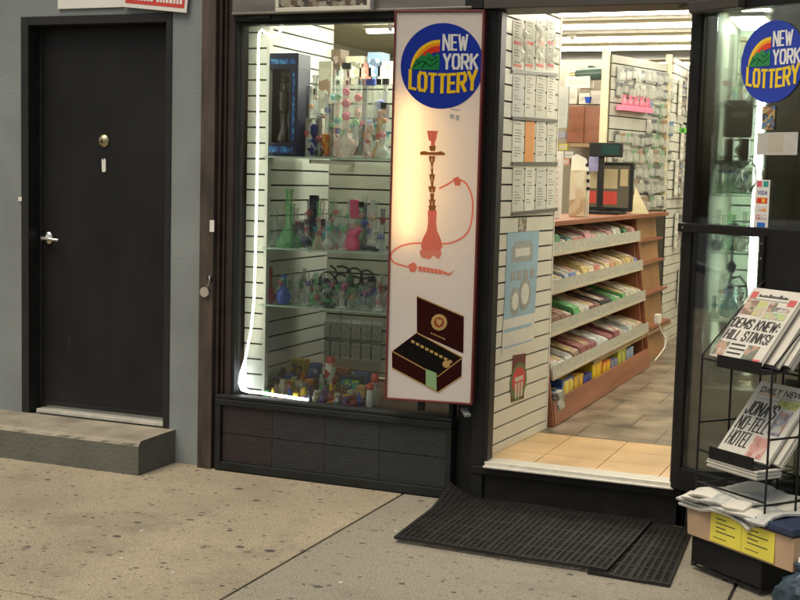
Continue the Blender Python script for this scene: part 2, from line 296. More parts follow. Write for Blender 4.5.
mb = MB(); mb.box((-2.6, 5.3, FL), (-.40, 5.4, 2.60)); mb.box((-3.2, .06, -.1), (-3.1, 9.5, 2.715)); mb.box((-3.1, 1.6, FL - .3), (-1.36, 5.3, FL - .01)); struct(mb.build('partition_wall', mat('wall_taupe', (.34, .30, .23), rough=.75, var=.1)))

# ---------------------------------------------------------------- the grey building wall with the black steel door
t = thing('painted_wall', 'grey painted stucco wall around the black steel door', 'wall', (-2.25, 0, 0))
O = (-2.25, 0, 0)
mb = MB(O); mb.box((-9, 0, -.1), (-2.735, .3, 6)); mb.box((-1.775, 0, -.1), (-1.562, .3, 6)); mb.box((-2.735, 0, 2.352), (-1.775, .3, 6)); mb.box((-2.735, 0, -.1), (-1.775, .3, .17))
mb.build('wall', greypaint, t)
D = thing('steel_door', 'black steel door with a lever handle and brass deadbolt above the concrete step', 'door', (-2.25, 0, .18))
O = (-2.25, 0, .18)
mb = MB(O)
for a, b in (((-2.735, -.006, .18), (-2.685, .14, 2.352)), ((-1.812, -.006, .18), (-1.775, .14, 2.352)), ((-2.685, -.006, 2.305), (-1.812, .14, 2.352))): mb.box(a, b)
mb.box((-2.685, .085, .2), (-2.665, .14, 2.305)); mb.build('door_frame', frameblack, D, bevel=.003)
mb = MB(O); mb.box((-2.66, .088, .215), (-1.815, .135, 2.303)); mb.box((-2.66, .08, .215), (-1.815, .088, .24)); slab = mb.build('door_slab', doorblack, D, bevel=.002)
mb = MB(O); mb.box((-2.655, .02, .180), (-1.815, .079, .202)); mb.build('threshold', alum, D, bevel=.003)
def scuff(m):
    t = m.node_tree; L = t.links; N = t.nodes; b = N['Principled BSDF']; base = b.inputs['Base Color'].links[0].from_socket; tc = [n for n in N if n.type == 'TEX_COORD'][0]
    mp = N.new('ShaderNodeMapping'); mp.inputs['Rotation'].default_value = (0, .5, 0); mp.inputs['Scale'].default_value = (9, 1, 1.2); L.new(tc.outputs['Object'], mp.inputs[0])
    n = N.new('ShaderNodeTexNoise'); n.inputs['Scale'].default_value = 2.2; n.inputs['Detail'].default_value = 8; n.inputs['Roughness'].default_value = .65; L.new(mp.outputs[0], n.inputs[0])
    r = N.new('ShaderNodeMapRange'); L.new(n.outputs[0], r.inputs[0]); r.inputs[1].default_value = .64; r.inputs[2].default_value = .80; r.inputs[4].default_value = .5
    x = N.new('ShaderNodeMix'); x.data_type = 'RGBA'; L.new(r.outputs[0], x.inputs['Factor']); L.new(base, x.inputs['A']); x.inputs['B'].default_value = (.07, .07, .065, 1); L.new(x.outputs['Result'], b.inputs['Base Color'])
scuff(doorblack)
kx, kz = at(48, 238, .088).x, at(48, 238, .088).z
mb = MB(O); mb.lathe([(.034, 0), (.036, .006), (.03, .012), (.013, .014), (.013, .05)], (kx, .088, kz), 20, axis=(0, -1, 0))
mb.tube([(kx, .042, kz), (kx + .03, .036, kz), (kx + .07, .036, kz - .004), (kx + .105, .042, kz - .006)], [.013, .012, .010, .008], 10); mb.build('handle', steel, D, smooth=True)
p = at(104, 141, .088); mb = MB(O); mb.lathe([(.033, 0), (.034, .006), (.026, .014), (.017, .02)], (p.x, .088, p.z), 20, axis=(0, -1, 0)); mb.box((p.x - .003, .064, p.z - .012), (p.x + .003, .069, p.z + .008), 1)
mb.build('deadbolt', [brass, black], D, smooth=True)
p = at(104, 165, .088); mb = MB(O); mb.prism([(-.014, .03), (-.006, .034), (-.002, .02), (.004, .036), (.012, .028), (.013, -.03), (.007, -.038), (-.006, -.038), (-.012, -.03)], ((p.x, .0875, p.z), X_, Z_), 0, .002); mb.build('torn_sticker', white, D)
p = at(20, 199, -.007); mb = MB(O); mb.rect(-.01, -.012, .012, .012, ((p.x, -.007, p.z), X_, Z_), 0, .002); mb.build('torn_sticker', white, D)
t_ = concrete.node_tree; N = t_.nodes; L = t_.links; b_ = N['Principled BSDF']; base = b_.inputs['Base Color'].links[0].from_socket; tc = [n for n in N if n.type == 'TEX_COORD'][0]   # upright faces darker grey, tread keeps the base colour, ragged border between
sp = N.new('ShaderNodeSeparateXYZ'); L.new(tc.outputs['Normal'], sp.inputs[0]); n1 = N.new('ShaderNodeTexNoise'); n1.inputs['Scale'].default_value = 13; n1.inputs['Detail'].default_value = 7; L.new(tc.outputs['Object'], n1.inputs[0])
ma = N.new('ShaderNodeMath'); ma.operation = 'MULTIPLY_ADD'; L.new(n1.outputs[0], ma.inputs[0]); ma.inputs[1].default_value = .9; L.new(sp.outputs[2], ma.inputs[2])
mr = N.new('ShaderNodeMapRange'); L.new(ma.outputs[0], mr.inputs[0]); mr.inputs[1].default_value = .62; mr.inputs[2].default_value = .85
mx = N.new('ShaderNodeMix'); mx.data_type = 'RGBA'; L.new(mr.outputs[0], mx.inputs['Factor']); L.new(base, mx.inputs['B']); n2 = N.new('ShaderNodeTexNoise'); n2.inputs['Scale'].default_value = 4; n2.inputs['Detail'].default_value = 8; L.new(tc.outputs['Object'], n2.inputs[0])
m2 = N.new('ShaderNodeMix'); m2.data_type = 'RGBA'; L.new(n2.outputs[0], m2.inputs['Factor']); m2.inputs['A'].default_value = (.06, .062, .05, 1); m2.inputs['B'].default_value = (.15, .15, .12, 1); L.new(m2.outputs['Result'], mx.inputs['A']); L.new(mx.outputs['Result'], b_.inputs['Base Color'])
mb = MB((-2.6, -.15, 0)); rs = random.Random(8); nx_ = 46; top = []; vs = []; fs = []
for i_ in range(nx_ + 1):
    x = -3.6 + (3.6 - 1.735) * i_ / nx_; e = rs.uniform(0, .006) + (.010 if rs.random() < .12 else 0); vs += [(x, -.345 + e * .3, -.01), (x, -.345 + e * .2, .150), (x, -.342 + e, .164 - e * .6), (x, -.328 + e, .176 - e * .5), (x, -.12, .178 + rs.uniform(-.001, .001)), (x, -.001, .178), (x, -.001, -.01)]
for i_ in range(nx_):
    for k_ in range(6): a_ = i_ * 7 + k_; fs.append((a_, a_ + 7, a_ + 8, a_ + 1))
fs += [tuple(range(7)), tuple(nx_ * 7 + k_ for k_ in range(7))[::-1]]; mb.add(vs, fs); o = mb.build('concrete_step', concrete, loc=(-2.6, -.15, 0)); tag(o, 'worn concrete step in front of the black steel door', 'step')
redp = mat('sign_red', (.62, .05, .035), rough=.45, var=.08)
p0 = at(58, 9, -.01); p1 = at(123, 9, -.01)
mb = MB((p0.x, -.01, p0.z)); mb.box((p0.x, -.012, p0.z), (p1.x, -.004, p0.z + .34)); o = mb.build('paper_sign', white, loc=(p0.x, -.01, p0.z)); tag(o, 'blank white sign over the steel door, cut off by the top edge', 'sign')
p0 = at(123, 7, -.02); p1 = at(187, 13, -.02); u = (p1 - p0).normalized(); w = (p1 - p0).length; v = Vector((0, -1, 0)).cross(u) * -1
if v.z < 0: v = -v
S = thing('warning_sign', 'red sign with a white border over the steel door beside the blank white one', 'sign', p0); fr = ((0, 0, 0), u, v)
mb = MB(); mb.rect(0, 0, w, .32, fr, 0, .006); mb.build('board', white, S, bevel=.001)
mb = MB(); mb.rect(.016, .022, w - .016, .305, fr, .0062, .0074); mb.build('red_field', redp, S)
mb = MB()
for r in range(3):
    x = .03
    while x < w - .04:
        q = random.uniform(.010, .022)
        if not (.18 < x < .20): mb.rect(x, .040 + r * .05, min(x + q, w - .03), .062 + r * .05, fr, .0075, .0085)
        x += q + .006
mb.build('white_marks', white, S)

# ---------------------------------------------------------------- storefront: post, header, window surround, riser, column, doorway
T = thing('storefront', 'dark metal storefront around the display window and the open doorway', 'storefront', (0, 0, 0))
mb = MB(); mb.box((-1.575, -.045, 0), (-1.492, .10, 2.9)); mb.box((-1.575, -.045, 2.9), (-1.492, .1, 6)); mb.build('post', brownmet, T, bevel=.004)
mb = MB(); mb.box((-1.489, -.02, .0), (-1.470, .2, 6)); mb.box((-1.470, .0, .0), (-1.405, .2, 6)); mb.box((-1.452, -.014, .40), (-1.445, 0, 2.9)); mb.build('shutter_track', darkbrown, T, bevel=.003)
mb = MB(); mb.box((-1.402, -.04, 2.325), (-.13, .16, 2.62)); mb.box((-1.402, -.048, 2.325), (-.13, -.042, 2.337)); mb.build('header', headergrey, T, bevel=.004)
mb = MB(); mb.box((-1.402, -.025, 2.296), (-.13, .12, 2.323)); mb.box((-1.30, -.036, 2.306), (-1.19, -.026, 2.345)); mb.build('head_trim', black, T)
mb = MB(); mb.box((-1.402, 0, .385), (-1.385, .06, 2.295)); mb.box((-.20, 0, .385), (-.18, .06, 2.295)); mb.box((-1.385, 0, 2.28), (-.20, .06, 2.295)); mb.build('window_frame', black, T)
mb = MB(); mb.box((-1.385, .026, .39), (-.20, .032, 2.28)); mb.build('window_pane', pane, T)
# riser under the window
mb = MB(); mb.box((-1.465, -.055, .345), (-.165, .06, .378)); mb.box((-1.465, -.05, 0), (-1.435, .06, .345)); mb.box((-.195, -.05, 0), (-.165, .06, .345)); mb.box((-1.435, -.05, .005), (-.195, .06, .05)); mb.box((-1.435, -.015, .05), (-.195, .06, .345)); mb.box((-1.465, -.05, .379), (-.165, .025, .398))
mb.build('riser_frame', greenband, T, bevel=.004)
maroon = woven_mat('maroon_panel', (.016, .006, .0065)); wov = [woven_mat('charcoal_panel', (.012, .0125, .0115)), woven_mat('charcoal_green_panel', (.0095, .012, .0105)), woven_mat('dark_green_panel', (.0065, .011, .009))]
for i, (a, b) in enumerate(((-1.433, -1.142), (-1.14, -.846), (-.844, -.548), (-.546, -.197))):
    mb = MB(); mb.box((a, -.032, .052), (b, -.016, .196)); mb.box((a, -.032, .200), (b, -.016, .343)); mb.build('riser_panel', maroon if i == 0 else wov[i - 1], T)
# column between window and doorway
mb = MB(); mb.box((-.163, .02, 0), (-.075, .2, 6)); mb.box((-.075, -.02, .0), (-.012, .11, 2.325)); mb.box((-.165, -.045, 2.325), (-.075, .2, 6)); mb.build('column', black, T, bevel=.004)
mb = MB(); mb.box((-.010, -.03, .18), (.012, .05, 2.318)); mb.build('door_jamb', black, T, bevel=.002)
mb = MB(); mb.box((.875, -.02, .17), (.905, .11, 2.318)); mb.box((.905, .0, 0), (.935, .11, 2.318)); mb.build('door_jamb', frameblack, T, bevel=.002)
mb = MB(); mb.box((-.072, -.05, 2.322), (3.4, .18, 2.50)); mb.build('door_header', mat('soffit_dark_grey', (.07, .062, .05), rough=.5, metal=.3, var=.2), T, bevel=.004)
mb = MB(); mb.box((-.072, -.03, 2.50), (3.4, .18, 6)); mb.box((-1.402, -.03, 2.62), (-.165, .18, 6)); mb.build('upper_wall', headergrey, T)
mb = MB(); mb.box((0.0, -.035, .178), (.90, .07, .205)); mb.box((0, -.06, .178), (.90, -.036, .188)); mb.build('threshold', alum, T, bevel=.003)
mb = MB(); mb.box((-.07, .0, 0), (.95, .07, .176)); mb.box((-.07, -.03, .14), (.93, -.001, .176)); mb.build('doorway_riser', blackmet, T, bevel=.003)
# right hand display window
mb = MB(); mb.box((.936, .0, 0), (3.3, .09, .26)); mb.box((3.2, 0, .26), (3.3, .1, 2.32)); mb.build('right_riser', black, T)
mb = MB(); mb.box((.936, .05, .262), (.975, .09, 2.318)); mb.box((2.1, .05, .262), (2.14, .09, 2.318)); mb.build('window_frame', black, T)
mb = MB(); mb.box((.976, .062, .262), (2.099, .068, 2.318)); mb.box((2.141, .062, .262), (3.199, .068, 2.318)); mb.build('window_pane', pane, T)
mb = MB(); mb.box((3.3, 0, 0), (9, .3, 6)); mb.build('far_wall', headergrey, T)
# framed box sign over the window
p0 = at(275, 12, -.09); p1 = at(370, 12, -.09)
S = thing('box_sign', 'cream framed box sign above the display window, cut off by the top edge', 'sign', (p0.x, -.09, p0.z)); w = p1.x - p0.x
mb = MB(); mb.box((0, 0, 0), (w, .048, .02)); mb.box((0, 0, .3), (w, .048, .32)); mb.box((0, 0, .02), (.018, .048, .3)); mb.box((w - .018, 0, .02), (w, .048, .3)); mb.build('sign_frame', offwhite, S, bevel=.002)
mb = MB(); mb.box((.019, .012, .021), (w - .019, .03, .299)); mb.build('sign_face', mottled('faded_print', [(.1, .07, .045), (.22, .19, .13), (.05, .04, .035), (.3, .27, .2)], 45), S)
# padlock and sticker
p = at(210, 279, -.05); S = thing('padlock', 'small padlock with a key and tag hanging on the brown post', 'padlock', (p.x, -.047, p.z))
mb = MB(); mb.lathe([(.016, 0), (.017, .006), (.010, .010)], (.0, 0, .008), 12, axis=(0, -1, 0)); mb.build('lock_hasp', darkbrown, S)
mb = MB(); mb.tube([(0, -.01, .012), (.006, -.016, .0), (.004, -.018, -.02), (-.006, -.016, -.035)], .004, 8); mb.build('shackle', steel, S, smooth=True)
mb = MB(); mb.prism(circle(.026, 20, -.026, -.068), ((0, 0, 0), X_, Z_), .010, .016); mb.build('key_tag', mat('tag_tin', (.42, .38, .32), rough=.45, metal=.3), S)
mb = MB(); mb.bar((-.004, -.02, -.038), (.018, -.02, -.10), .007, .003); mb.build('key', steel, S)
p = at(212, 226, -.047); mb = MB(p); mb.box((p.x - .013, -.048, p.z - .03), (p.x + .013, -.0462, p.z + .03)); o = mb.build('sticker', white, loc=p); tag(o, 'small white sticker on the brown post above the padlock', 'sticker')

# ---------------------------------------------------------------- round lottery emblem (shared drawing)
def emblem(parent, fr, R, th, mk, prefix=''):
    B = mk('lottery_blue', (.025, .055, .42)); W = mk('print_white', (.85, .85, .82)); Yl = mk('print_yellow', (.93, .66, .03)); Og = mk('print_orange', (.9, .35, .03)); Rd = mk('print_red', (.75, .06, .03)); Gn = mk('print_green', (.03, .27, .08)); dk = mk('print_dark_green', (.01, .07, .03))
    mb = MB(); mb.prism(circle(R, 56), fr, 0, th); disc = mb.build('blue_disc', B, parent)
    cx, cy = -.06 * R, -.09 * R; q = .70 * R
    for nm, r0, r1, m, l in (('yellow_arc', .9, 1., Yl, .0), ('orange_arc', .8, .9, Og, .0), ('red_arc', .60, .8, Rd, .0)):
        pts = circle(q * r1, 18, cx, cy, 90, 180) + circle(q * r0, 18, cx, cy, 90, 180)[::-1]; mb = MB(); mb.prism(pts, fr, th + .0003, th + .001); mb.build(nm, m, disc)
    mb = MB(); h = [(-1, 0), (0, 0), (0, .50), (-.10, .56), (-.2, .42), (-.28, .52), (-.4, .60), (-.52, .46), (-.62, .52), (-.74, .40), (-.84, .34), (-.93, .15)]
    mb.prism([(cx + a * q * .98, cy + b * q) for a, b in h], fr, th + .0012, th + .0018); mb.build('green_hills', Gn, disc)
    mb = MB()
    for a, b, c, d in ((-.9, .1, -.6, .3), (-.6, .3, -.3, .12), (-.3, .12, -.05, .3), (-.6, .05, -.45, .28), (-.4, .4, -.25, .3), (-.25, .3, -.1, .45), (-.8, .3, -.7, .2)):
        o_, u_, v_ = [Vector(q_) for q_ in fr]; n_ = u_.cross(v_); P = lambda s, t_: o_ + u_ * (cx + s * q) + v_ * (cy + t_ * q) + n_ * (th + .0021)
        mb.bar(P(a, b), P(c, d), .016 * R * 1.4, .0005, up=n_)
    mb.build('hill_lines', dk, disc)
    block_text('lettering', 'NEW', W, disc, fr, .0 * R, .36 * R, .62 * R, .74 * R, bold=.22, lift=th + .0015)
    block_text('lettering', 'YORK', W, disc, fr, .02 * R, -.08 * R, .88 * R, .29 * R, bold=.22, lift=th + .0015)
    block_text('lettering', 'LOTTERY', Yl, disc, fr, -.80 * R, -.64 * R, .86 * R, -.17 * R, bold=.25, lift=th + .0015, arc=.10 * R)
    return disc

# ---------------------------------------------------------------- the tall illuminated sign
A = Vector((-.472, -.15, .48)); Bq = Vector((-.052, -.085, .48)); u = (Bq - A).normalized(); W = (Bq - A).length; H = 1.832; rz = math.atan2(u.y, u.x)
SG = thing('light_box_sign', 'tall illuminated sign with lottery emblem, red hookah and cigar box', 'sign', A, rz); fr = (Vector((0, 0, 0)), X_, Z_)
sg_red = mat('sign_frame_red', (.13, .022, .018), rough=.4, var=.15)
mb = MB(); f = .0095
mb.box((0, -.012, 0), (f, .085, H)); mb.box((W - f, -.012, 0), (W, .085, H)); mb.box((f, -.012, 0), (W - f, .085, f)); mb.box((f, -.012, H - f), (W - f, .085, H)); mb.build('sign_frame', sg_red, SG, bevel=.002)
mb = MB(); mb.box((f, .078, f), (W - f, .084, H - f)); mb.build('back_panel', mat('tin_white', (.6, .6, .55), rough=.6), SG)
mb = MB(); mb.box((f, -.004, f), (W - f, -.001, H - f)); mb.build('lit_face', lit_panel_mat('lit_white', (.86, .80, .74), .55), SG)
mb = MB(); mb.tube([(.085, .05, .78), (.085, .05, 1.42)], .016, 12); mb.build('lamp_tube', mat('warm_tube', (.9, .9, .8), emit=(1, .70, .30), estr=17), SG, smooth=True)
mb = MB(); mb.bar((.40 * W, .04, .0), (.40 * W, .04, -.05), .03, .03); mb.build('bracket', black, SG)
mb = MB(); mb.bar((W - .05, .05, -.03), (W - .02, .0, -.055), .03, .012); mb.build('bracket', greypaint, SG)
lit = lambda n, c: lit_panel_mat('lit_' + n, c, .6)
emblem(SG, (Vector((.545 * W, -.004, H - .255)), X_, Z_), .196, .0015, lit)
# sign pictures: local coordinates in metres, from the print's pixel layout
def sg(px, py):
    tpy = (py - 11) / 391.; l = 395 - 10 * tpy; r = 487 - 16 * tpy; yy = 12 - 2 * (px - l) / 92 + (py - 12 + 0) * 1.0
    s = (px - l) / (r - l); top = 12 - 2 * s; bot = 399 + 6 * s; return (s * W, H * (bot - py) / (bot - top))
hk = lit('hookah_red', (.86, .26, .17)); hb = lit('hookah_brass', (.42, .17, .06)); hp = lit('hookah_pink', (.85, .32, .22))
def sgpoly(pts, lift=.0006): mbx.prism([sg(*p) for p in pts], (Vector((0, -.004, 0)), X_, Z_), lift, lift + .0006)
mbx = MB(); sgpoly([(428, 129), (439, 129), (437, 139), (430, 139)]); sgpoly([(432, 139), (436, 139), (436, 144), (432, 144)]); ho = mbx.build('printed_hookah', hk, SG)
mbx = MB(); sgpoly([(421, 150), (425, 149), (430, 150), (438, 150), (442, 149), (446, 151), (446, 153), (440, 153), (428, 153), (421, 153)]); sgpoly([(430, 144), (437, 144), (436, 149), (431, 149)])
for y, hw in ((154, 3.4), (160, 1.5), (166, 1.3), (172, 3), (178, 1.6), (184, 3.8), (191, 2.2), (197, 3.4), (203, 4)): sgpoly([(433 - hw, y), (433 + hw, y), (433 + hw * .7, y + 6), (433 - hw * .7, y + 6)])
mbx.build('stem', hb, ho)
mbx = MB(); sgpoly([(428.5, 208), (437.5, 208), (437, 220), (437.8, 228), (441.5, 237), (443, 245), (439, 248), (426, 248), (421.5, 245), (423, 237), (427.6, 228), (428.8, 220)], .0009); mbx.build('vase', hk, ho)
for q in ([(430, 212), (431.4, 212), (430.6, 226), (428, 236), (427, 235), (429.4, 225)], [(434.6, 212), (436, 212), (436.8, 226), (438.8, 238), (437.6, 240), (435.4, 226)], [(431.5, 130.5), (433, 130.5), (433, 138), (432, 138)]): mbx = MB(); sgpoly(q, .0016); mbx.build('highlight', hp, ho)
for y in (156, 163, 175, 187, 199): mbx = MB(); sgpoly([(432.2, y), (433.6, y), (433.4, y + 4), (432.4, y + 4)], .0016); mbx.build('highlight', lit('pale_gold', (.85, .62, .35)), ho)
mbx = MB(); sgpoly([(424, 244), (441, 244), (442, 252), (439, 257), (434, 253), (430, 257), (422, 255), (420, 250)], .0006); mbx.build('vase_foot', hp, ho)
def sgline(pts, wpx, nm, m):
    b = MB(); P = [Vector((sg(*p)[0], -.0052, sg(*p)[1])) for p in pts]
    Q = []
    for i in range(len(P) - 1):
        a0, a1, a2, a3 = P[max(i - 1, 0)], P[i], P[i + 1], P[min(i + 2, len(P) - 1)]
        for k_ in range(5): s = k_ / 5.; Q.append(.5 * ((2 * a1) + (a2 - a0) * s + (2 * a0 - 5 * a1 + 4 * a2 - a3) * s * s + (3 * a1 - a0 - 3 * a2 + a3) * s ** 3))
    Q.append(P[-1]); n = len(Q); vs = []
    for i, q in enumerate(Q):
        d = (Q[min(i + 1, n - 1)] - Q[max(i - 1, 0)]).normalized(); s = Vector((-d.z, 0, d.x)) * wpx * .0024; vs += [q - s, q + s]
    b.add(vs, [(2 * i, 2 * i + 1, 2 * i + 3, 2 * i + 2) for i in range(n - 1)]); return b.build(nm, m, ho)
sgline([(440, 186), (448, 182), (458, 177), (467, 181), (473, 196), (472, 218), (466, 232), (452, 240), (436, 241), (414, 241), (399, 245), (391, 253), (394, 260), (402, 263), (410, 265)], 1.6, 'hose', hk)
mbx = MB(); sgpoly([(454, 176), (459, 174), (462, 178), (461, 183), (456, 183)], .0013); mbx.build('hose_knob', hk, ho); mbx = MB(); sgpoly([(409, 262), (415, 260), (418, 265), (415, 270), (410, 269)], .0013)
for i in range(6): sgpoly([(419 + i * 4, 264 + i * .6), (422.3 + i * 4, 264 + i * .7), (422.3 + i * 4, 269 + i * .6), (419 + i * 4, 269 + i * .5)], .0013)
sgpoly([(443, 268), (449, 271), (455, 268), (449, 273), (443, 271)], .0013); mbx.build('mouthpiece', hk, ho)
dkb = lit('cigar_brown', (.045, .012, .01)); gd = lit('cigar_gold', (.62, .42, .16)); blk = lit('cigar_black', (.015, .014, .012)); grn = lit('cigar_green', (.35, .55, .28))
def cg(a, b): return (385 + a * 85 / 443., 285 + b * 115 / 600.)
mbx = MB(); sgpoly([cg(168, 45), cg(410, 150), cg(405, 350), cg(168, 240)]); sgpoly([cg(38, 340), cg(168, 240), cg(398, 372), cg(395, 470), cg(275, 555), cg(38, 425)]); bx = mbx.build('printed_cigar_box', dkb, SG)
mbx = MB(); sgpoly([cg(55, 332), cg(168, 252), cg(380, 372), cg(275, 465)], .0013); mbx.build('cigars', blk, bx)
mbx = MB()
for a, b, c, d in ((38, 336, 275, 470), (275, 470, 398, 372), (168, 238, 400, 368), (38, 425, 275, 555), (275, 555, 395, 470), (168, 45, 410, 150)):
    pa = cg(a, b); pb = cg(c, d); sgpoly([pa, pb, (pb[0], pb[1] + 1.1), (pa[0], pa[1] + 1.1)], .002)
for i in range(9): q = cg(140 + i * 24, 278 + i * 13); sgpoly([q, (q[0] + 3.4, q[1] + 1.6), (q[0] + 2.6, q[1] + 4.0), (q[0] - .4, q[1] + 2.6)], .002)
c_ = cg(318, 407); sgpoly([(c_[0] + 3.8 * math.cos(i * .5236), c_[1] + 3.8 * math.sin(i * .5236)) for i in range(12)], .002)
c_ = cg(283, 185); sgpoly([(c_[0] + 8 * math.cos(i * .5236), c_[1] + 8.5 * math.sin(i * .5236)) for i in range(12)], .002)
for i in range(7): q = cg(240 + i * 11, 238 + i * 5); sgpoly([q, (q[0] + 1.3, q[1] + .6), (q[0] + 1.3, q[1] + 2), (q[0], q[1] + 1.4)], .002)
mbx.build('gold_trim', gd, bx)
mbx = MB(); c_ = cg(283, 185); sgpoly([(c_[0] + 5.2 * math.cos(i * .7854), c_[1] + 5.4 * math.sin(i * .7854)) for i in range(8)], .0028); mbx.build('crest_field', lit('crest_red', (.4, .08, .04)), bx)
mbx = MB(); c_ = cg(283, 183); sgpoly([(c_[0] - 2.6, c_[1] - 3), (c_[0] + 2.8, c_[1] - 2.4), (c_[0] + 2.6, c_[1] + 1.5), (c_[0], c_[1] + 4), (c_[0] - 2.6, c_[1] + .8)], .0036); mbx.build('crest_shield', gd, bx)
mbx = MB(); sgpoly([cg(213, 432), cg(268, 455), cg(268, 548), cg(213, 520)], .0028); mbx.build('tax_label', grn, bx)
for a, b, c, d in ((452, 107, 462, 109), (451, 112, 456, 117), (388, 25, 393, 33), (386, 104, 390, 118), (457, 113, 461, 119)): mbx = MB(); mbx.prism([sg(a + .5, b), sg(c, b + 1), sg(c - 1, d), sg(a, d - 1)], (Vector((0, -.004, 0)), X_, Z_), .0006, .0012); mbx.build('torn_tape', mat('tape_grey', (.35, .33, .29), rough=.7), SG)

# ---------------------------------------------------------------- display window: slat walls, shelves, light rope
mb = MB(); slat_boards(mb, (-1.384, .115), (1, 0, 0), .105, .40, 2.42, first=.02); mb.box((-1.278, .10, .40), (-1.262, .135, 2.42), 0)
o = mb.build('slat_panel', [cream, groove]); tag(o, 'narrow cream slat panel at the left edge of the display window', 'slat wall')
mb = MB(); slat_boards(mb, (-1.315, .135), (0, 1, 0), .80, .40, 2.42, first=.045)
o = mb.build('slat_panel', [cream, groove]); tag(o, 'deep cream slat side wall inside the display window, behind the light rope', 'slat wall')
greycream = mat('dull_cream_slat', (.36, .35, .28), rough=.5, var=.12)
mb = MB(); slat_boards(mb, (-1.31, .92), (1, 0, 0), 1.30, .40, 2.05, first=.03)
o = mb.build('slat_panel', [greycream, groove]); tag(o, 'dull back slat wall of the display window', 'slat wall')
mb = MB(); mb.box((-1.384, .035, .33), (-.08, .905, .375)); mb.box((-1.384, .905, -.05), (-.08, .935, .39)); o = mb.build('window_deck', mat('deck_brown', (.12, .05, .035), rough=.5)); tag(o, 'red brown deck board at the bottom of the display window', 'deck')
mb = MB(); mb.box((-1.384, .035, 2.432), (-.08, .93, 2.46)); o = mb.build('display_ceiling', offwhite); tag(o, 'white top board of the display window', 'board')
SH = [1.630, 1.163, .868]
for z, nm in zip(SH, ('top', 'middle', 'lowest')):
    S = thing('glass_shelf', nm + ' of the three glass shelves in the display window', 'shelf', (-.70, .35, z), group='glass shelves in the display window')
    mb = MB(); mb.box((-.59, -.27, -.008), (.60, .22, 0)); mb.build('glass_plate', greenglass, S)
    mb = MB(); mb.box((-.59, -.2715, -.008), (.60, -.2705, 0)); mb.build('polished_edge', mat('edge_green', (.5, .6, .5), rough=.2), S)
    for x in (-.45, .18): mb = MB(); mb.box((x, .0, -.03), (x + .012, .555, -.009)); mb.build('bracket', steel, S)
rope = [(283, 27), (279, 33), (272, 37), (266, 33), (262, 30), (259, 33), (258.5, 45), (258, 90), (257.5, 150), (256.5, 200), (255.5, 250), (254, 300), (251, 330), (246, 355), (243, 372), (241.5, 383), (243, 389), (249, 391.5), (262, 393), (285, 396.5), (308, 400)]
P = [at(a, b, .055) for a, b in rope]; Q = []
for i in range(len(P) - 1):
    n = max(2, int((P[i + 1] - P[i]).length / .007))
    for k in range(n): Q.append(P[i].lerp(P[i + 1], k / n))
Q.append(P[-1]); O = P[-1]; m_led = mat('led_white', (.9, .9, .85), emit=(1, .93, .80), estr=4.5)
S = thing('light_rope', 'lit white bead light rope running down the display window', 'light', O)
cut = [i for i, q in enumerate(Q) if q.z > .60][-1]
mb = MB(O); mb.tube(Q[:cut + 1], [.0042 + .0030 * (i % 2) for i in range(cut + 1)], 7, cap=True); mb.build('bead_strand', m_led, S, smooth=True)
mb = MB(O); n = len(Q) - cut; mb.tube(Q[cut:], [.006 + (.013 if i < n * .45 else .004) * math.sin(min(1, i / n * 2.2) * math.pi) ** 2 + .002 * (i > n * .4) for i in range(n)], 8); mb.build('diffuser_sleeve', mat('led_sleeve', (.9, .9, .9), emit=(.92, .92, 1), estr=2.6), S, smooth=True)
for px, Y in ((263, .35), (341, .45)):
    mb = MB()
    p = at(px, 300, Y); z0 = 1.17 if px < 300 else .55; z1 = 1.62 if px < 300 else .86; z = z0
    while z < z1: mb.lathe([(.001, -.004), (.005, 0), (.001, .004)], (0, 0, z), 6); z += .0115
    o = mb.build('bead_chain', steel, loc=(p.x, Y, 0)); tag(o, 'silver bead chain hanging %s' % ('between the top and middle glass shelves' if px < 300 else 'under the lowest glass shelf'), 'chain')

S = thing('display_light', 'lit ceiling panel at the back of the display window', 'light', (-.62, .60, 2.43)); mb = MB(); mb.box((-.50, -.20, -.03), (.46, .22, 0)); mb.build('housing', offwhite, S); mb = MB(); mb.box((-.48, -.18, -.042), (.44, .20, -.031)); mb.build('lit_diffuser', mat('panel_light', (.9, .9, .8), emit=(1, .97, .86), estr=9.5), S)
# --- glassware builders
def tint(name, c, a=.38):
    m = mat('glass_' + name, c, rough=.04, alpha=a, var=.05, spec=.8); t = m.node_tree; b = t.nodes['Principled BSDF']
    lw = t.nodes.new('ShaderNodeLayerWeight'); lw.inputs[0].default_value = .42; r = t.nodes.new('ShaderNodeMapRange'); t.links.new(lw.outputs['Facing'], r.inputs[0])
    r.inputs[3].default_value = a * .55; r.inputs[4].default_value = min(.95, a * 1.9 + .15); t.links.new(r.outputs[0], b.inputs['Alpha']); return m
G = dict(clear=tint('clear', (.62, .68, .62), .26), green=tint('green', (.18, .6, .22), .5), pink=tint('pink', (.9, .22, .38), .62), blue=tint('blue', (.05, .12, .6), .7), red=tint('red', (.6, .03, .07), .72), purple=tint('purple', (.15, .1, .4), .7), teal=tint('teal', (.02, .45, .55), .75), amber=tint('amber', (.65, .35, .08), .5), smoke=tint('smoke', (.06, .06, .07), .7), rose=tint('rose', (.85, .55, .5), .4), dkgreen=tint('dkgreen', (.03, .22, .07), .65), white=tint('white', (.8, .78, .74), .75), orange=tint('orange', (.8, .3, .04), .7))
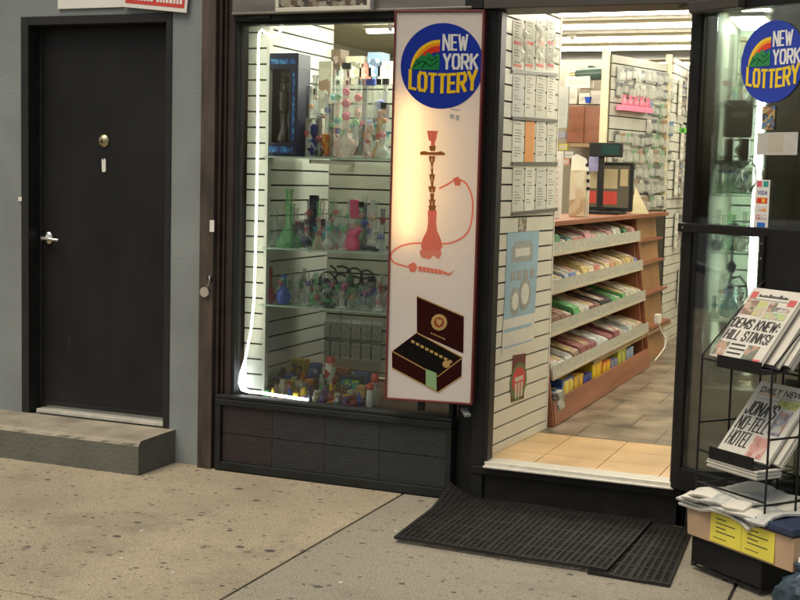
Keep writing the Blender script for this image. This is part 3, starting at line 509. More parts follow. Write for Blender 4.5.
def pipe(x, Y, z, h, base, tube, label, col='clear', kind='beaker', rings=(), bowl=None, top=None, side=1, group=None):
    t = thing('water_pipe', label, 'water pipe', (x, Y, z), group=group); g = G[col]; w, r = base, tube
    if kind == 'beaker': pr = [(w * .96, 0), (w, .008), (w * .97, .02), (r * 1.15, h * .36), (r, h * .42), (r, h * .96), (r * 1.3, h * .98), (r * 1.3, h)]
    elif kind == 'round': pr = [(w * .6, 0), (w * .65, .005), (w * .9, w * .45), (w, w), (w * .85, w * 1.5), (r * 1.2, w * 1.95), (r, w * 2.2), (r, h * .95), (r * 1.35, h)]
    else: pr = [(w, 0), (w, .006), (r * 1.1, .012), (r, .03), (r, h * .95), (r * 1.3, h * .98), (r * 1.3, h)]
    mb = MB(); mb.lathe(pr, n=14); mb.build('glass_body', g, t, smooth=True)
    zz = h * .22; mb = MB(); mb.tube([(side * w * .45, 0, zz * .8), (side * (w + .035), -.012, zz + .05)], .006, 7); ds = mb.build('downstem', G['clear'], t, smooth=True)
    mb = MB(); mb.lathe([(.005, 0), (.007, .01), (.014, .024), (.015, .03)], (side * (w + .036), -.012, zz + .052), 10); mb.build('bowl', G[bowl or col], ds, smooth=True)
    for q, rr, c in rings: mb = MB(); mb.lathe([(r * .5, -rr * .9), (rr * .85, -rr * .5), (rr, 0), (rr * .85, rr * .5), (r * .5, rr * .9)], (0, 0, h * q), 12); mb.build('coloured_bulb', G[c], t, smooth=True)
    if top: mb = MB(); mb.lathe([(r * 1.5, h - .028), (r * 1.5, h + .002)], n=14); mb.build('mouthpiece', mat('cap_' + top, {'black': (.02, .02, .02), 'blue': (.03, .08, .5), 'green': (.02, .3, .1)}[top], rough=.4), t, smooth=True)
    return t
def wx(px, Y): return at(px, 150, Y).x
def put(px, Y): return wx(px, Y), Y
DY = .30
# top shelf
zt = SH[0]
S = thing('boxed_hookah', 'tall dark blue gift box with a hookah in its clear front, top shelf left', 'box', (wx(281, .105) - .002, .105, zt)); bw = .185; bh = .52
mb = MB(); mb.box((-bw / 2, 0, 0), (bw / 2, .14, .07)); mb.box((-bw / 2, 0, bh - .08), (bw / 2, .14, bh)); mb.box((-bw / 2, 0, .07), (-bw / 2 + .022, .14, bh - .08)); mb.box((bw / 2 - .05, 0, .07), (bw / 2, .14, bh - .08)); mb.box((-bw / 2 + .022, .12, .07), (bw / 2 - .05, .14, bh - .08), 1)
mb.build('carton', [mat('carton_navy', (.008, .014, .05), rough=.3, var=.3), offwhite], S, bevel=.002)
mb = MB(); mb.rect(-.07, .018, .07, .05, ((0, 0, 0), X_, Z_), .0005, .0015); mb.rect(-.075, bh - .055, .075, bh - .030, ((0, 0, 0), X_, Z_), .0005, .0015); mb.rect(.062, .08, .075, bh - .1, ((0, 0, 0), X_, Z_), .0005, .0015); mb.build('blue_print', mottled('box_blue_print', [(.02, .12, .4), (.01, .04, .18), (.06, .3, .6)], 60), S)
mb = MB(); mb.lathe([(.035, .075), (.04, .09), (.022, .14), (.014, .17), (.012, .22), (.03, .235), (.034, .25), (.03, .30), (.033, .33), (.014, .345), (.010, .37), (.026, .385), (.02, .40), (.008, .405)], (-.014, .06, 0), 12); mb.build('packed_hookah', mat('hookah_dark', (.09, .08, .075), rough=.3, metal=.4, var=.4), S, smooth=True)
pipe(*put(311, .40), zt, .36, .04, .016, 'clear water pipe with a black cap right of the boxed hookah', 'clear', 'straight', top='black')
S = thing('framed_beaker_box', 'small clear fronted case with blue prints in front of the black capped pipe', 'box', (wx(312, .2), .20, zt))
mb = MB(); mb.box((-.042, 0, 0), (-.036, .06, .2)); mb.box((.036, 0, 0), (.042, .06, .2)); mb.box((-.036, 0, .194), (.036, .06, .2)); mb.box((-.036, 0, 0), (.036, .06, .006)); mb.build('case_frame', offwhite, S)
mb = MB(); mb.lathe([(.02, .01), (.026, .03), (.012, .1), (.024, .12), (.024, .16), (.01, .17)], (0, .03, 0), 10); mb.box((-.03, .012, .03), (.03, .016, .048)); mb.box((-.03, .012, .075), (.03, .016, .09)); mb.build('blue_bottle', mat('bottle_blue', (.02, .035, .25), rough=.3, var=.3), S)
mb = MB(wx(0, .3) and (0, 0, 0)); mb.box((-.02, 0, 0), (.02, .03, .12)); o = mb.build('lighter_box', mottled('orange_packet', [(.75, .25, .03), (.6, .12, .02), (.8, .5, .05)], 40), loc=(wx(325, .22), .22, zt), bevel=.002); tag(o, 'orange packet standing on the top glass shelf', 'packet')
mb = MB(); mb.tube([(0, 0, 0), (-.06, .0, .15)], .007, 8); o = mb.build('glass_tube', mat('tube_cream', (.65, .63, .5), rough=.2), loc=(wx(341, .19), .19, zt)); tag(o, 'pale glass tube leaning in front of the pink bulb pipe', 'tube')
pipe(*put(345, .16), zt, .47, .060, .016, 'tall water pipe with three pink bulbs and a rosy foot on the top glass shelf', 'rose', 'round', rings=((.44, .022, 'pink'), (.58, .024, 'pink'), (.70, .020, 'pink')), top='black', bowl='pink')
pipe(*put(337, .42), zt, .46, .04, .018, 'clear water pipe with green bulbs behind the pink bulb pipe', 'clear', 'straight', rings=((.25, .026, 'dkgreen'), (.45, .026, 'green'), (.7, .02, 'dkgreen')), bowl='green')
pipe(*put(357, .38), zt, .42, .035, .017, 'clear pipe with an orange and red bulb right of the pink one', 'clear', 'beaker', rings=((.75, .022, 'red'), (.55, .018, 'amber')))
pipe(*put(369, .30), zt, .40, .05, .018, 'clear beaker pipe with a blue lip near the sign on the top glass shelf', 'clear', 'beaker', top='blue', rings=((.4, .02, 'rose'),), side=-1)
pipe(*put(380, .36), zt, .34, .04, .019, 'dark blue and red banded pipe against the sign on the top glass shelf', 'clear', 'straight', rings=((.82, .027, 'blue'), (.66, .025, 'red'), (.45, .022, 'dkgreen')), side=-1)
pipe(*put(361, .22), zt, .17, .04, .014, 'short smoky pipe at the front of the top glass shelf', 'smoke', 'beaker')
pipe(*put(379, .20), zt, .20, .038, .015, 'short amber pipe at the front of the top glass shelf', 'amber', 'beaker', side=-1, bowl='orange')
mb = MB(); mb.box((-.04, 0, -.0), (.04, .05, .012)); o = mb.build('display_card', white, loc=(wx(358, .155), .155, zt + .001)); tag(o, 'white card lying at the front of the top glass shelf', 'card')
mb = MB(); mb.box((-.16, 0, 0), (.16, .02, .26)); mb.box((-.15, -.002, .04), (.15, 0, .22), 1); o = mb.build('grey_carton', [mat('carton_grey', (.28, .26, .2), rough=.6), mottled('carton_print', [(.35, .33, .26), (.2, .12, .08), (.45, .42, .3)], 22)], loc=(wx(304, .75), .75, zt + .28)); tag(o, 'grey carton leaning high at the back of the display window', 'box')
for i, (px, w_, h_, c, n_) in enumerate(((322, .10, .13, (.42, .38, .28), 'tan'), (333, .09, .20, (.16, .10, .07), 'dark brown'), (343, .10, .10, (.62, .60, .5), 'white'), (354, .11, .16, (.5, .45, .33), 'beige'), (365, .09, .12, (.55, .2, .15), 'red'), (374, .09, .18, (.2, .28, .42), 'blue grey'), (384, .1, .13, (.6, .58, .45), 'cream'))):
    S = thing('storage_box', '%s box standing on top of the dull back wall of the display window' % n_, 'box', (wx(px, .93), .93, 2.052)); mb = MB(); mb.box((-w_ / 2, -.02, 0), (w_ / 2, .09, h_)); mb.build('carton', mat('storage_%d' % i, c, rough=.5, var=.15), S, bevel=.002); mb = MB(); mb.box((-w_ * .4, -.0215, h_ * .25), (w_ * .4, -.0203, h_ * .8)); mb.build('printed_front', mottled('storage_print_%d' % i, [c, tuple(min(.8, q * 1.5 + .1) for q in c), tuple(q * .5 for q in c)], 30), S)
# middle shelf
zt = SH[1]
pipe(*put(290, .20), zt, .30, .075, .018, 'green beaker pipe with a bright green neck on the middle glass shelf', 'green', 'beaker', rings=((.68, .024, 'green'),), bowl='smoke', side=1)
pipe(*put(276, .165), zt, .20, .06, .016, 'wide clear beaker pipe left of the green one', 'clear', 'beaker', side=-1)
S = thing('slim_case', 'slim black and violet case standing on the middle glass shelf', 'case', (wx(314, .34), .34, zt)); mb = MB(); mb.box((-.022, 0, 0), (.022, .03, .27)); mb.build('case_body', mottled('violet_black', [(.012, .01, .03), (.03, .02, .07), (.01, .01, .015)], 60), S, bevel=.002); mb = MB(); mb.box((-.02, -.003, .2), (.02, 0, .25)); mb.build('case_label', mat('label_night', (.05, .05, .12)), S)
pipe(*put(302, .25), zt, .13, .036, .02, 'small purple pipe between the green beaker and the slim black case', 'purple', 'round', bowl='smoke')
pipe(*put(296, .20), zt, .12, .02, .012, 'small smoky pipe in front of the green beaker', 'smoke', 'straight')
for i, px in enumerate((323, 329, 335, 341)):
    pipe(px and wx(px, .38), .38, zt, .20, .026, .010, 'slim clear pipe in the row on the middle glass shelf', 'clear', 'beaker', bowl='white' if i % 2 else 'clear', group='slim clear pipes on the middle glass shelf')
for i, px in enumerate((326, 333, 340)):
    pipe(wx(px, .24), .24, zt, .10, .024, .009, 'small clear pipe with a red foot at the front of the middle glass shelf', 'clear', 'beaker', rings=((.12, .02, 'red'),), bowl='pink', group='small red footed pipes on the middle glass shelf')
mb = MB(); mb.box((-.024, 0, 0), (.024, .02, .10)); o = mb.build('pink_packet', mat('hot_pink', (.85, .12, .24), rough=.4, var=.06), loc=(wx(355, .34), .34, zt + .155), bevel=.006); tag(o, 'hot pink packet hanging above the pink vase pipe', 'packet')
S = thing('silicone_pipe', 'hot pink silicone pipe at the front of the middle glass shelf', 'pipe', (wx(354, .2), .20, zt)); mb = MB(); mb.lathe([(.042, 0), (.047, .01), (.046, .03), (.034, .055), (.030, .065)], n=16); mb.build('base', MATS['hot_pink'], S, smooth=True)
mb = MB(); mb.tube([(.0, 0, .05), (.008, 0, .075), (.028, 0, .095), (.046, 0, .112)], [.032, .028, .018, .014], 12); mb.build('mouthpiece', MATS['hot_pink'], S, smooth=True)
pipe(*put(352, .44), zt, .26, .03, .013, 'clear pipe with an amber bulb behind the hot pink packet', 'clear', 'beaker', rings=((.45, .018, 'amber'),))
pipe(*put(366, .40), zt, .27, .03, .013, 'clear recycler pipe with blue accents near the sign on the middle shelf', 'clear', 'straight', rings=((.4, .016, 'blue'), (.75, .014, 'teal')), side=-1)
pipe(*put(376, .34), zt, .25, .035, .015, 'clear pipe with a pale blue joint beside the sign on the middle shelf', 'clear', 'beaker', rings=((.35, .018, 'white'),), bowl='blue', side=-1)
mb = MB(); mb.tube([(-.04, 0, .02), (-.01, 0, .016), (.03, 0, .012), (.05, 0, .008)], [.014, .011, .012, .006], 8); o = mb.build('hand_pipe', mat('smoke_black', (.02, .02, .025), rough=.2), loc=(wx(372, .18), .18, zt)); tag(o, 'black hand pipe lying right of the pink silicone pipe', 'pipe')
# lowest shelf
zt = SH[2]
pipe(*put(270, .16), zt, .19, .045, .022, 'round red bubbler at the left of the lowest glass shelf', 'red', 'round', rings=((.85, .03, 'red'),), bowl='red')
pipe(*put(286, .17), zt, .15, .040, .014, 'round blue bubbler with a green neck beside the red bubbler', 'blue', 'round', rings=((.8, .02, 'green'),), bowl='green', side=-1)
pipe(*put(299, .26), zt, .13, .026, .016, 'rosy white bubbler right of the blue bubbler', 'white', 'straight', rings=((.4, .022, 'rose'),))
cl = ['clear', 'smoke', 'clear', 'dkgreen', 'clear', 'green', 'clear', 'smoke', 'clear']
for i, px in enumerate((308, 317, 326, 334, 343, 352, 361, 370, 379)):
    c = cl[i]; nm = {'clear': 'clear', 'smoke': 'smoky', 'dkgreen': 'dark green', 'green': 'light green'}[c]
    pipe(wx(px, .22 + .05 * (i % 3)), .22 + .05 * (i % 3), zt, .10 + .03 * ((i * 7) % 3), .028, .012, '%s bubbler in the crowded right half of the lowest glass shelf' % nm, c, ('round', 'beaker')[i % 2], bowl=('clear', 'green', 'smoke')[i % 3], side=(-1) ** i, group='%s bubblers on the lowest glass shelf' % nm)
for i, px in enumerate((331, 345, 358, 371)):
    S = thing('coiled_hose', 'black coiled hose piled behind the bubblers on the lowest glass shelf', 'hose', (wx(px, .42), .42, zt + .03), group='coiled black hoses behind the bubblers')
    mb = MB(); mb.tube([(.045 * math.cos(a * .6 + i), .012 * math.sin(a), .04 + .035 * math.sin(a * .6 + i) + .004 * a) for a in range(24)], .006, 6); mb.build('hose', mat('hose_dark', (.04, .045, .04), rough=.5), S, smooth=True)
rr2 = random.Random(31)
for i in range(7):
    px = 272 + i * 8.5; c = ['clear', 'green', 'clear', 'rose', 'clear', 'blue', 'smoke'][i]; pipe(max(-1.27, wx(px, .40)), .40, SH[1 if i % 2 else 2], (.20 if i % 2 else .13) + .02 * (i % 3), .032, .012, '%s pipe at the back left of the %s glass shelf' % ({'clear': 'clear', 'green': 'light green', 'rose': 'rosy', 'blue': 'blue', 'smoke': 'smoky'}[c], 'middle' if i % 2 else 'lowest'), c, ('beaker', 'straight', 'round')[i % 3], group='%s pipes by the slat side wall, %s shelf' % (c, 'middle' if i % 2 else 'lowest'))
# bags hung on the back wall under the lowest shelf
for i in range(6):
    for r in range(2):
        x = wx(328 + i * 10.5, .88); mb = MB(); z = .70 - r * .12; mb.box((-.026, -.01, -.11), (.026, 0, -.02)); mb.box((-.026, -.006, -.02), (.026, -.003, 0), 1); o = mb.build('bagged_part', [mat('bag_grey', (.36, .34, .30), rough=.3, var=.25, scale=30), clear], loc=(x, .90, z + .02)); tag(o, 'clear bagged glass part hanging on the back wall under the lowest shelf', 'bag', 'bagged glass parts on the back slat wall')
rr = random.Random(17); cnm = {'clear': 'clear', 'white': 'milky', 'rose': 'rosy', 'green': 'light green', 'smoke': 'smoky', 'amber': 'amber', 'blue': 'blue', 'pink': 'pink', 'teal': 'teal', 'dkgreen': 'dark green', 'purple': 'violet', 'orange': 'orange', 'red': 'red'}
knm = {'beaker': 'beaker', 'straight': 'straight', 'round': 'round bottomed'}
for sh, (z_, hs) in enumerate(((SH[0], (.24, .44)), (SH[1], (.12, .27)), (SH[2], (.08, .17)))):
    snm = ('top', 'middle', 'lowest')[sh]
    for Y, n, rnm, x0 in ((.48, 10, 'back', 302), (.335, 9, 'third', 300), (.235, 9, 'second', 305), (.135, 6, 'front', 312)):
        for i in range(n):
            if rnm == 'front' and sh == 1 and i > 2: continue
            px = x0 + (388 - x0) * (i + .5) / n + rr.uniform(-2, 2)
            if sh == 0 and Y < .3 and 333 < px < 358: continue
            c = rr.choice(['clear', 'clear', 'clear', 'clear', 'white', 'smoke', 'green', 'rose']); ac = rr.choice(['pink', 'blue', 'red', 'green', 'amber', 'teal', 'orange', 'purple']); k = rr.choice(list(knm)); h = rr.uniform(*hs) * (.62 if rnm == 'front' else 1)
            pipe(wx(px, Y), Y, z_, h, rr.uniform(.024, .036), rr.uniform(.009, .014), '%s %s pipe with %s bulb, %s row, %s window shelf' % (cnm[c], knm[k], cnm[ac], rnm, snm), c, k, rings=((rr.uniform(.4, .8), rr.uniform(.015, .02), ac),), bowl=rr.choice(['clear', ac]), side=rr.choice((-1, 1)), top=rr.choice([None] * 7 + ['black']), group='%s %s pipes, %s row, %s shelf' % (cnm[c], knm[k], rnm, snm))
# deck goods
zt = .376
def carton(px, Y, w, d, h, col, name, label, cat, rz=0, z=None, cols=None, group=None, x=None):
    S = thing(name, label, cat, (wx(px, Y) if x is None else x, Y, zt if z is None else z), rz, group)
    mb = MB(); mb.box((-w / 2, 0, 0), (w / 2, d, h)); mb.build('carton', mat('carton_%s' % '_'.join('%d' % (c * 100) for c in col), col, rough=.45, var=.12, scale=14), S, bevel=.0015)
    if cols: mb = MB(); mb.box((-w * .42, -.0012, h * .15), (w * .42, -.0002, h * .82)); mb.build('printed_front', mottled('print_' + '_'.join('%d' % (c * 100) for q in cols for c in q)[:50], cols, 9 / w), S)
    return S
carton(286, .50, .07, .05, .17, (.02, .06, .20), 'display_box', 'tall dark blue box at the back left of the window deck', 'box', cols=[(.03, .15, .45), (.01, .03, .12), (.2, .3, .4)])
carton(301, .48, .10, .06, .155, (.42, .30, .02), 'display_box', 'yellow and black box next to the dark blue one on the window deck', 'box', cols=[(.6, .45, .03), (.08, .05, .02), (.05, .05, .04)])
carton(318, .42, .055, .05, .15, (.03, .08, .25), 'display_box', 'blue box standing left of the red spray can', 'box', cols=[(.04, .2, .6), (.5, .55, .6), (.02, .05, .2)])
S = thing('butane_can', 'red and white gas can standing on the window deck', 'can', (wx(335, .36), .36, zt + .06)); mb = MB(); mb.lathe([(.030, 0), (.031, .004), (.031, .105), (.027, .115)], n=20); mb.build('can_body', mottled('can_red_print', [(.55, .05, .04), (.7, .65, .58), (.45, .04, .04), (.5, .3, .2)], 28), S, smooth=True)
mb = MB(); mb.lathe([(.024, .115), (.026, .118), (.026, .138), (.020, .146)], n=20); mb.build('cap', mat('cap_red', (.6, .06, .05), rough=.35), S, smooth=True)
carton(335, .355, .07, .07, .058, (.45, .32, .05), 'low_box', 'amber box under the red gas can', 'box', cols=[(.5, .38, .06), (.1, .12, .3), (.6, .5, .3)])
carton(355, .34, .125, .05, .115, (.015, .035, .05), 'display_box', 'dark box with a green and yellow picture on its front', 'box', cols=[(.05, .35, .3), (.45, .5, .08), (.02, .12, .25), (.1, .4, .1)])
for i, (px, Y, hh) in enumerate(((376, .13, .125), (381, .19, .165))):
    S = thing('lighter_fluid_bottle', ('shorter' if i == 0 else 'taller') + ' white bottle with a red cap by the sign on the window deck', 'bottle', (wx(px, Y), Y, zt), group='red capped white bottles'); mb = MB(); mb.lathe([(.018, 0), (.019, .004), (.019, hh * .66), (.012, hh * .74)], n=16); mb.build('bottle_body', mottled('bottle_print', [(.62, .6, .56), (.68, .66, .6), (.3, .3, .32)], 30), S, smooth=True)
    mb = MB(); mb.lathe([(.018, hh * .74), (.020, hh * .76), (.019, hh * .92), (.009, hh)], n=16); mb.build('cap', MATS['cap_red'], S, smooth=True)
for px, Y, w_, h_, c, n_ in ((272, .40, .06, .10, (.4, .08, .06), 'dark red'), (279, .33, .05, .08, (.55, .42, .05), 'mustard'), (308, .33, .06, .09, (.35, .08, .22), 'magenta'), (325, .30, .05, .09, (.05, .3, .15), 'emerald'), (346, .46, .08, .13, (.45, .12, .05), 'rust red'), (366, .44, .08, .12, (.05, .12, .35), 'cobalt blue'), (366, .27, .05, .08, (.5, .3, .1), 'ochre'), (347, .25, .06, .065, (.12, .06, .03), 'dark brown')):
    carton(px, Y, w_, .045, h_, c, 'small_box', '%s box among the goods on the window deck' % n_, 'box', rz=(px % 7 - 3) * .07, cols=[c, tuple(min(.8, q * 1.8 + .08) for q in c), tuple(q * .4 for q in c)])
tc = {'yellow': (.75, .5, .03), 'purple': (.16, .07, .22), 'dark red': (.28, .03, .03), 'orange': (.6, .2, .03), 'blue': (.05, .1, .4), 'black': (.02, .02, .02), 'green': (.05, .22, .08), 'cream': (.5, .45, .32), 'silver': (.4, .4, .4), 'brown': (.14, .06, .035)}
tn = list(tc); rr = random.Random(3); spots = []
for row, (Y, n, x0, x1) in enumerate(((.34, 9, 268, 318), (.27, 12, 262, 330), (.20, 15, 262, 368), (.13, 15, 262, 368), (.085, 13, 266, 362))):
    for i in range(n):
        px = x0 + (x1 - x0) * (i + .5) / n + rr.uniform(-1.2, 1.2); c = tn[(i * 3 + row * 4 + rr.randint(0, 2)) % 10]; m = mat('trinket_' + c.replace(' ', '_'), tc[c], rough=.3, var=.3, scale=60, metal=.6 if c == 'silver' else 0)
        k = rr.randint(0, 3); mb = MB(); s = rr.uniform(.85, 1.2) * (1.9, 1.7, 1.5, 1.2, 1.0)[row]
        if k == 0: mb.lathe([(.016 * s, 0), (.017 * s, .003), (.017 * s, .022 * s), (.014 * s, .025 * s), (.014 * s, .028 * s), (.016 * s, .031 * s), (.015 * s, .045 * s), (.006, .047 * s)], n=12); kind = 'grinder'
        elif k == 1:
            mb.box((-.008 * s, -.005, 0), (.008 * s, .006, .05 * s)); mb.lathe([(.006 * s, .05 * s), (.006 * s, .062 * s), (.003, .064 * s)], n=8); kind = 'lighter'
        elif k == 2: mb.tube([(-.022 * s, 0, .012), (-.005, .004, .014), (.014 * s, 0, .016), (.026 * s, -.004, .022)], [.006, .009, .013 * s, .010 * s], 8); mb.lathe([(.008, .02), (.013 * s, .03), (.012 * s, .036)], (.02 * s, -.002, 0), 8); kind = 'hand pipe'
        else: mb.lathe([(.013 * s, 0), (.016 * s, .004), (.016 * s, .03 * s), (.010 * s, .038 * s), (.010 * s, .046 * s), (.012 * s, .05 * s)], n=10); mb.box((-.010, -.0175 * s, .008), (.010, -.016 * s, .024)); kind = 'jar'
        o = mb.build(kind.replace(' ', '_'), m, loc=(wx(px, Y), Y, zt), rz=rr.uniform(-.8, .8), smooth=k in (0, 2, 3))
        tag(o, '%s %s among the trinkets crowding the window deck' % (c, kind), kind, '%s %ss on the window deck' % (c, kind))

# ---------------------------------------------------------------- doorway: splayed slat wall with its papers
a = Vector((-.050, .11, 0)); b = Vector((.006, .955, 0)); u = (b - a).normalized(); wl = (b - a).length; rz = math.atan2(u.y, u.x)
S = thing('slat_wall', 'cream slat wall just inside the doorway, left of the wooden rack', 'slat wall', a, rz)
mb = MB(); slat_boards(mb, (0, 0), (1, 0, 0), wl, FL + .002, 2.42, first=.05); mb.build('slat_boards', [cream, groove], S)
mb = MB(); mb.box((wl, -.018, FL + .001), (wl + .012, .012, 2.42)); mb.build('edge_trim', white, S)
fr = (a, u, Z_)
def onwall(px, py):
    d = ROT @ Vector((px - 400, py - 300, F_PX)); n = u.cross(Z_); t_ = (a - CAM).dot(n) / d.dot(n); p = CAM + d * t_; return ((p - a).dot(u), p.z)
def sheet(quad, lift, m, name, label, cat, th=.001, parent=None, group=None):
    pts = [onwall(*q) for q in quad]; cx = sum(p[0] for p in pts) / 4; cz = min(p[1] for p in pts); lo = a + u * cx + Z_ * cz
    mb = MB(); mb.prism([(p[0] - cx, p[1] - cz) for p in pts], ((0, 0, 0), X_, Z_), lift, lift + th); o = mb.build(name, m, loc=lo, rz=rz); tag(o, label, cat, group); return o
cols = [(509, 521), (521.5, 532), (532.5, 543), (543.5, 553)]
rows = [(20, 70, 72), (76, 117, 117), (121, 162, 160), (167, 211, 206)]
paperm = [mat('slip_paper_%d' % i, c, rough=.7, var=.05) for i, c in enumerate(((.68, .67, .6), (.62, .62, .55), (.72, .71, .64), (.6, .61, .58)))]
cn = ['first', 'second', 'third', 'fourth']; rn = ['top', 'second', 'third', 'lowest']
inkg = mat('grey_ink', (.25, .24, .22), rough=.8)
for r, (y0, y1, y1b) in enumerate(rows):
    for c, (x0, x1) in enumerate(cols):
        o = sheet([(x0 + 1, y0), (x1, y0 + .5), (x1 - 1.5, y1), (x0 - .3, y1)], .0155, paperm[(r * 3 + c) % 4] if (r, c) != (2, 1) else mat('orange_slip', (.7, .30, .08), rough=.6), 'notice_sheet', '%s notice sheet in the %s row of the doorway slat wall, %s from the street' % ('orange' if (r, c) == (2, 1) else 'white', rn[r], cn[c]), 'notice')
        p0 = onwall(x0, y1); p1 = onwall(x1, y0); ww = p1[0] - p0[0]; hh = p1[1] - p0[1]; mb = MB(); z = hh * .9
        ofr = ((-ww / 2, 0, 0), X_, Z_)
        if (r, c) != (2, 1):
            while z > hh * .12:
                mb.rect(ww * .15, z, ww * random.uniform(.45, .85), z + .004, ofr, .0170, .0174); z -= random.choice((.014, .014, .03))
            mb.build('print_lines', inkg, o)
        if r == 0: mb = MB(); mb.rect(ww * .08, hh * .50, ww * .9, hh * .56, ofr, .0176, .018); mb.build('red_band', mat('faded_red', (.62, .12, .10), rough=.6), o); mb = MB(); mb.rect(ww * .08, hh * .08, ww * .9, hh * .13, ofr, .0176, .018); mb.build('red_band', mat('faded_red', (.62, .12, .10), rough=.6), o)
for r, (yl, yr) in enumerate(((71.5, 75), (118, 121), (163.5, 163.5), (214, 209))):
    sheet([(508, yl - 1.6), (553.5, yr - 1.6), (553.5, yr + 1.6), (508, yl + 1.6)], .018, mat('rail_grey', (.12, .12, .11), rough=.4), 'holder_rail', 'dark rail under the %s row of notice sheets' % rn[r], 'rail', .006)
for i, (px, py, s) in enumerate(((516, 42, 1.), (533, 40, 1.2), (547, 46, .9))):
    p = onwall(px, py); lo = a + u * p[0] + Z_ * p[1]; mb = MB(); rr = random.Random(i)
    n_ = 7; g_ = [[(-.05 * s + .1 * s * i_ / n_, -(.03 + rr.uniform(0, .028)), .06 * s - .16 * s * j_ / n_) for j_ in range(n_ + 1)] for i_ in range(n_ + 1)]
    mb.add([q for row in g_ for q in row], [(i_ * (n_ + 1) + j_, i_ * (n_ + 1) + j_ + 1, (i_ + 1) * (n_ + 1) + j_ + 1, (i_ + 1) * (n_ + 1) + j_) for i_ in range(n_) for j_ in range(n_)])
    o = mb.build('plastic_sleeve', mat('crinkled_plastic', (.72, .74, .68), rough=.12, alpha=.45), loc=lo, rz=rz); tag(o, 'crinkled clear plastic sleeve hanging over the top notices', 'plastic sleeve', 'crinkled sleeves over the notices')
sheet([(516, 218), (524, 217.5), (523, 231), (515, 232)], .0155, mottled('photo_print', [(.3, .27, .2), (.55, .5, .4), (.15, .13, .1)], 60), 'photo_card', 'small photo card above the blue poster on the slat wall', 'card')
PO = sheet([(504.5, 233), (536.5, 230.5), (530, 344), (499, 353)], .0155, mat('poster_blue', (.30, .47, .58), rough=.5, var=.08), 'poster', 'pale blue poster with a bus and tickets on the doorway slat wall', 'poster')
p0 = onwall(499, 353); p1 = onwall(536.5, 231); ww = p1[0] - p0[0]; hh = p1[1] - p0[1]; ofr = ((-ww / 2, 0, 0), X_, Z_)
greyp = mat('poster_grey', (.33, .35, .33), rough=.6, var=.2, scale=40); palep = mat('poster_pale', (.66, .66, .60), rough=.6)
mb = MB(); mb.rect(ww * .0, 0, ww * .95, hh * .28, ofr, .0168, .0172); mb.build('white_strip', palep, PO)
mb = MB(); mb.prism([(ww * (.5 + .32 * sx), hh * (.83 + .10 * sy)) for sx, sy in ((-1, -.8), (1, -.8), (1, .5), (.7, 1), (-.7, 1), (-1, .5))], ofr, .0168, .0172); mb.prism(circle(.075, 20, ww * .33, hh * .42), ofr, .0168, .0172); mb.prism(circle(.085, 20, ww * .62, hh * .47), ofr, .0174, .0178)
for i in range(4): mb.rect(ww * (.18 + .19 * i), hh * .60, ww * (.31 + .19 * i), hh * .68, ofr, .0174, .0178)
mb.build('printed_picture', greyp, PO)
mb = MB(); mb.prism(circle(.055, 20, ww * .62, hh * .47), ofr, .018, .0184); mb.build('picture_highlight', palep, PO); mb = MB(); mb.prism(circle(.045, 20, ww * .33, hh * .42), ofr, .018, .0184); mb.build('picture_highlight', palep, PO); mb = MB(); mb.rect(ww * .28, hh * .80, ww * .72, hh * .87, ofr, .018, .0184); mb.build('picture_highlight', palep, PO)
mb = MB(); mb.rect(ww * .05, hh * .17, ww * .85, hh * .20, ofr, .0176, .018); mb.rect(ww * .03, hh * .035, ww * .9, hh * .05, ofr, .0176, .018); mb.build('caption_line', MATS['poster_blue'], PO)
PO = sheet([(510, 355), (523, 353), (521, 398), (508, 402)], .0155, mat('tag_maroon', (.12, .02, .02), rough=.5), 'hanging_emblem', 'oval red and green emblem hanging low on the doorway slat wall', 'emblem')
p0 = onwall(508, 402); p1 = onwall(523, 354); ww = p1[0] - p0[0]; hh = p1[1] - p0[1]; ofr = ((0, 0, hh * .45), X_, Z_)
mb = MB(); mb.prism([(ww * .62 * math.cos(t_ * .3927), hh * .44 * math.sin(t_ * .3927)) for t_ in range(16)], ofr, .017, .0176); mb.build('green_oval', mat('emblem_green', (.10, .16, .06), rough=.5), PO)
mb = MB(); mb.prism([(ww * .5 * math.cos(t_ * .3927), hh * .04 + hh * .30 * math.sin(t_ * .3927)) for t_ in range(16)], ofr, .018, .0186); mb.build('red_oval', mat('emblem_red', (.5, .05, .05), rough=.5), PO)
mb = MB()
for x in (-.22, .0, .22): mb.rect(ww * (x - .07), -hh * .36, ww * (x + .07), -hh * .02, ofr, .019, .0196)
mb.rect(-ww * .3, hh * .02, ww * .3, hh * .12, ofr, .019, .0196); mb.build('pale_figures', mat('emblem_pale', (.55, .5, .4), rough=.5), PO)

# ---------------------------------------------------------------- the wooden candy rack
Y0, Y1, Y2 = 1.03, 3.68, 4.62
R = thing('candy_rack', 'long cherry wood rack with sloping shelves inside the doorway', 'rack', (0, 1.0, FL)); O = (0, 1.0, FL)
def face_x(z): return .055 - .145 * (z - FL) / 1.08
TOPZ = 1.285
def side_panel(y, th, mb, k=None):
    q = lambda yy: [(-.42, yy, FL), (face_x(FL) - .005, yy, FL), (face_x(TOPZ) - .005, yy, TOPZ), (-.42, yy, TOPZ)]
    a_, b_ = q(y), q(y + th); mb.add(a_ + b_, [(0, 1, 2, 3), (7, 6, 5, 4), (0, 4, 5, 1), (1, 5, 6, 2), (2, 6, 7, 3), (3, 7, 4, 0)], k)
for y in (Y0 - .02, Y1 - .02, Y2 - .02): mb = MB(O); side_panel(y, .022, mb); mb.build('side_panel', wood, R, bevel=.002)
mb = MB(O); mb.box((-.44, Y0, FL), (-.422, Y2, TOPZ)); mb.build('back_panel', woodin, R)
